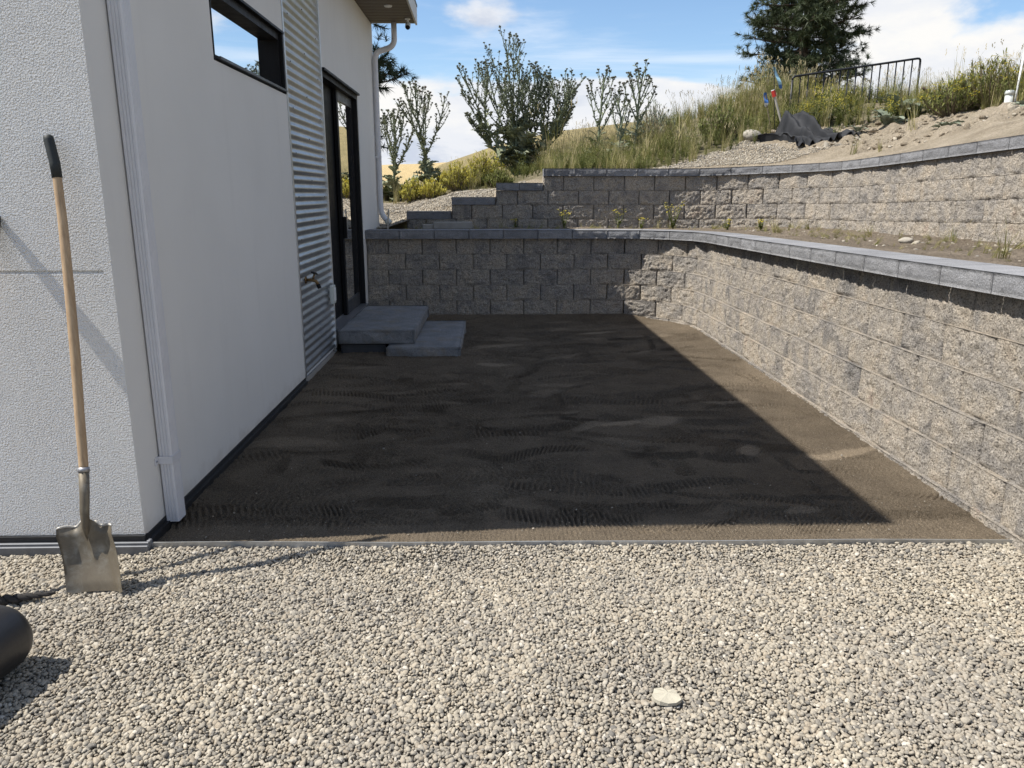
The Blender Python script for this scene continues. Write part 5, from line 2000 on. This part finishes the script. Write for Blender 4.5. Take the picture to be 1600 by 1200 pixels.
for i, (x, y, h, n, lab) in enumerate([(0.98, 10.6, 0.27, 5, 'white-budded weed against the shaded upper wall, left in the row'), (1.72, 10.6, 0.30, 4, 'upright yellow weed standing at the middle of the shaded upper wall'),
                                       (2.02, 10.55, 0.16, 4, 'low green weed beside the yellow upright weed'), (2.45, 10.55, 0.36, 9, 'bushiest weed where sunlight starts on the upper wall'),
                                       (0.32, 10.5, 0.12, 4, 'tiny weed under the second wall step'), (3.32, 9.6, 0.14, 6, 'spreading weed on the sunny terrace by the bend'),
                                       (3.0, 9.9, 0.14, 4, 'sparse weed on the terrace at the inner bend of the upper wall')]):
    weed(lab, x, y, h, 80 + i, None, n)


# ---- tall grass and weeds of the hillside, one uncountable mass
def grass_protos():
    out = []
    for i in range(8):
        r = random.Random(900 + i)
        mb = MB()
        mat = [M['grass'], M['straw']]
        for k in range(30):
            az = r.uniform(0, 6.28)
            h = r.uniform(0.45, 1.0)
            sp = r.uniform(0.05, 0.34)
            b = Vector((r.gauss(0, 0.06), r.gauss(0, 0.06), -0.03))
            w = r.uniform(0.005, 0.010)
            side = Vector((-math.sin(az), math.cos(az), 0)) * w
            v = []
            for j in range(4):
                u = j / 3
                c = b + Vector((math.cos(az) * sp * u * u * h * 1.4, math.sin(az) * sp * u * u * h * 1.4, h * u * (1 - 0.12 * u * sp)))
                v += [c - side * (1 - u * 0.85), c + side * (1 - u * 0.85)]
            dryb = 1 if r.random() < (0.30 if i % 2 else 0.12) else 0
            mb.add(v, [(0, 1, 3, 2), (2, 3, 5, 4), (4, 5, 7, 6)], dryb)
            if h > 0.8 and r.random() < 0.5:      # seed head
                c = Vector(v[6])
                for q in range(5):
                    e = c + Vector((r.gauss(0, .012), r.gauss(0, .012), 0.02 * q))
                    mb.add([e, e + Vector((0.012, 0, 0.025)), e + Vector((-0.004, 0.01, 0.035))], [(0, 1, 2)], 1)
        out.append(make_mesh('grass_clump', mb.v, mb.f, mat, False, mb.m))
    return out


def forb_protos(flower):
    out = []
    lf = leaf_blade(1.0, 0.34, 4, 0.1, 0.5, 3, 0.2)
    for i in range(5):
        r = random.Random(950 + i + 50 * flower)
        mb = MB()
        for k in range(9):
            az = r.uniform(0, 6.28)
            d = Vector((math.cos(az) * r.uniform(0.05, 0.4), math.sin(az) * r.uniform(0.05, 0.4), 1)).normalized()
            L = r.uniform(0.55, 1.0)
            mb.tube([Vector((0, 0, -0.02)), d * L * 0.5, d * L], [0.007, 0.005, 0.003], 3, 0, False)
            for q in range(20):
                u = r.random() ** 0.8
                c = d * L * u + Vector((r.gauss(0, .035), r.gauss(0, .035), 0))
                mb.add(place(lf[0], frame(c, r.uniform(0, 6.28), r.uniform(-.2, 1.1), r.uniform(0.05, 0.13) * (1.15 - 0.6 * u))), lf[1], 0)
            if flower:
                for q in range(9):
                    c = d * L * r.uniform(0.8, 1.06) + Vector((r.gauss(0, .05), r.gauss(0, .05), 0))
                    a = r.uniform(0, 6.28)
                    s = 0.013
                    mb.add([c + Vector((s * math.cos(a + b), s * math.sin(a + b), 0.6 * s * math.sin(b + a))) for b in (0, 1.57, 3.14, 4.71)], [(0, 1, 2, 3)], 1)
        out.append(make_mesh('forb', mb.v, mb.f, [M['weed'], M['yellow']], False, mb.m))
    return out


def hillside_growth():
    r = np.random.default_rng(404)
    G = grass_protos()
    FB = forb_protos(0)
    FL = forb_protos(1)
    X, Y = jitter_grid(-3.2, 13.0, 2.0, 24.0, 0.085, r, 0.6)
    d = wall_dist(X, Y)
    vm = veg_mask(X, Y)
    inview = (X / np.maximum(Y, 0.1) > -0.22) & (X / np.maximum(Y, 0.1) < 1.0) & (d < 5.6) & (d > 0.1)
    dens = vm * np.clip(0.62 + 0.9 * fbm(X * 0.9, Y * 0.9, None, 3, 61), 0.12, 1.0) * np.where(d > 4.3, 0.4, 1.0) * 0.72
    dens = dens * np.where(X < 0.8, 0.10 + 0.35 * (d > 1.7), 1.0)
    # the bare bank keeps a few sprigs
    dens = np.maximum(dens, 0.012 * (d > 0.4) * (X > 3.8))
    k = inview & (r.random(len(X)) < dens) & (np.hypot(X - 0.52, Y - 14.5) > 0.4)
    X, Y, d = X[k], Y[k], d[k]
    n = len(X)
    kind = fbm(X * 0.75, Y * 0.75, None, 3, 66) + r.normal(0, 0.30, n)
    right = sstep(3.5, 6.0, X)
    hgt = np.where(X < 0.8, 0.20, 0.27) + 0.12 * right + 0.10 * fbm(X * 0.6, Y * 0.6, None, 2, 67)
    hgt = hgt * np.clip(0.62 + d * 0.22, 0.62, 1.1) * np.exp(r.normal(0, 0.24, n))
    hgt = hgt * (1 - 0.45 * sstep(5.0, 5.6, X) * sstep(10.6, 11.2, Y) * sstep(1.6, 2.2, d))
    # grass or broad-leaved weed
    isf = kind > 0.10
    isy = (kind > 0.42) & (X > 4.5)
    Z = hill_z(X, Y)
    rot = np.stack([r.normal(0, 0.10, n), r.normal(0, 0.10, n), r.uniform(0, 6.28, n)], 1)

    def put(nm, sel, protos, f):
        q = int(sel.sum())
        h = hgt[sel] * f
        wd = h * np.exp(r.normal(0, 0.12, q))
        return scatter(nm, np.stack([X, Y, Z], 1)[sel], rot[sel], np.stack([wd, wd, h], 1), r.integers(0, len(protos), q), protos)
    put('tall_grass', ~isf, G, 1.25)
    put('undergrowth', isf & ~isy, FB, 0.95)
    put('wildflowers', isy, FL, 1.05)
    # terrace litter of dry stalks
    X2, Y2 = jitter_grid(-1.2, 4.1, 2.5, 10.8, 0.10, r, 0.9)
    k2 = (wall_dist(X2, Y2) < -0.08) & ((X2 > 3.2) | (Y2 > 10.2)) & (r.random(len(X2)) < 0.30)
    X2, Y2 = X2[k2], Y2[k2]
    n2 = len(X2)
    Z2 = 1.062 + 0.03 * fbm(X2 * 1.5, Y2 * 1.5, None, 4, 91) + TSL(X2, Y2)
    h2 = 0.07 * np.exp(r.normal(0, 0.5, n2))
    o = scatter('terrace_sprouts', np.stack([X2, Y2, Z2], 1), np.stack([r.normal(0, 0.6, n2), r.normal(0, 0.6, n2), r.uniform(0, 6.28, n2)], 1), np.stack([h2 * 1.4, h2 * 1.4, h2], 1), r.integers(0, len(G), n2), G)


hillside_growth()


# ------------------------------------------------------------------ pines
def pine(label, x, y, z0, h, crown_r, low, seed, nb=70, tuft=0.17, lean=0.0, needles=26, az_range=None):
    r = random.Random(seed)
    t = thing('pine_tree', label, 'pine tree', (x, y, z0), group='pine trees beyond the wall')
    tr = MB()
    pts = [Vector((lean * u * h + 0.08 * math.sin(u * 5 + seed), 0.06 * math.sin(u * 4), u * h)) for u in [k / 12 for k in range(13)]]
    tr.tube(pts, [0.20 * (1 - 0.88 * k / 12) * h / 9 + 0.015 for k in range(13)], 10)
    nv, nf, cnt = [], [], 0
    bs = MB()

    def tuft_at(c, d, s):
        nonlocal cnt
        d = d.normalized()
        a = d.orthogonal().normalized()
        b = d.cross(a)
        m = needles
        for k in range(m):
            an = r.uniform(0, 6.28)
            el = r.uniform(0.15, 1.35)
            q = (a * math.cos(an) + b * math.sin(an)) * math.sin(el) + d * math.cos(el)
            L = s * r.uniform(0.7, 1.1)
            wv = q.cross(Vector((r.gauss(0, 1), r.gauss(0, 1), r.gauss(0, 1)))).normalized() * s * 0.045
            c0 = c + d * r.uniform(-0.35, 0.2) * s
            nv.extend([c0 - wv, c0 + wv, c0 + q * L + Vector((0, 0, -0.12 * L))])
            nf.append((cnt, cnt + 1, cnt + 2))
            cnt += 3

    for k in range(nb):
        u = low + (1 - low) * (k / nb) ** 0.85
        if u > 0.985:
            continue
        i = int(u * 12)
        c = pts[i].lerp(pts[min(i + 1, 12)], u * 12 - i)
        az = k * 2.399 + r.uniform(-.4, .4)
        env = crown_r * min(1.0, (1.0 - u) * 2.1 + 0.12) * min(1.0, 0.62 + (u - low) * 2.0) * r.uniform(0.50, 1.25)
        el0 = r.uniform(-0.12, 0.30) + 0.5 * max(0, u - 0.6)
        d = Vector((math.cos(az) * math.cos(el0), math.sin(az) * math.cos(el0), math.sin(el0)))
        n = 6
        bp, q, dd = [c], c, d.copy()
        for j in range(n):
            dd = (dd + Vector((r.gauss(0, .08), r.gauss(0, .08), 0.05 if j > 2 else -0.03))).normalized()
            q = q + dd * env / n
            bp.append(q)
        bs.tube(bp, [0.035 * env / crown_r * (1 - 0.8 * j / n) + 0.006 for j in range(n + 1)], 5, 0, False)
        tuft_at(bp[-1], dd, tuft)
        ns = int(7 + env * 8)
        for m in range(ns):
            w = r.uniform(0.28, 1.0) * n
            j = min(int(w), n - 1)
            p = bp[j].lerp(bp[j + 1], w - j)
            sd = Vector((r.gauss(0, 1), r.gauss(0, 1), r.gauss(0.25, 0.55))).normalized()
            L = env * r.uniform(0.10, 0.30)
            e = p + (sd * 0.8 + dd * 0.5).normalized() * L
            bs.tube([p, p.lerp(e, 0.5) + Vector((0, 0, -0.03 * L)), e], [0.011, 0.008, 0.005], 3, 0, False)
            tuft_at(e, e - p, tuft)
            tuft_at(p.lerp(e, 0.62), e - p + Vector((r.gauss(0, .2), r.gauss(0, .2), 0.1)), tuft * 0.9)
            if r.random() < 0.6:
                tuft_at(e + Vector((r.gauss(0, .10), r.gauss(0, .10), r.gauss(0, .06))), sd, tuft * 0.9)
    tr.obj('trunk', M['bark'], t, True)
    bs.obj('limbs', M['bark'], t, kind='stuff')
    me = make_mesh('crown', np.array([tuple(p) for p in nv]), np.array(nf), M['pinegreen'])
    link('crown', me, t, kind='stuff')
    return t


pine('big dark pine standing on the skyline behind the iron fence', 10.75, 28.0, 2.2, 10.2, 1.80, 0.10, 4, 215, 0.22, 0.0, 24)
pine('pine with drooping boughs partly hidden behind the house corner', -4.05, 17.0, 1.2, 8.5, 2.02, 0.13, 12, 130, 0.21, 0.0, 26)
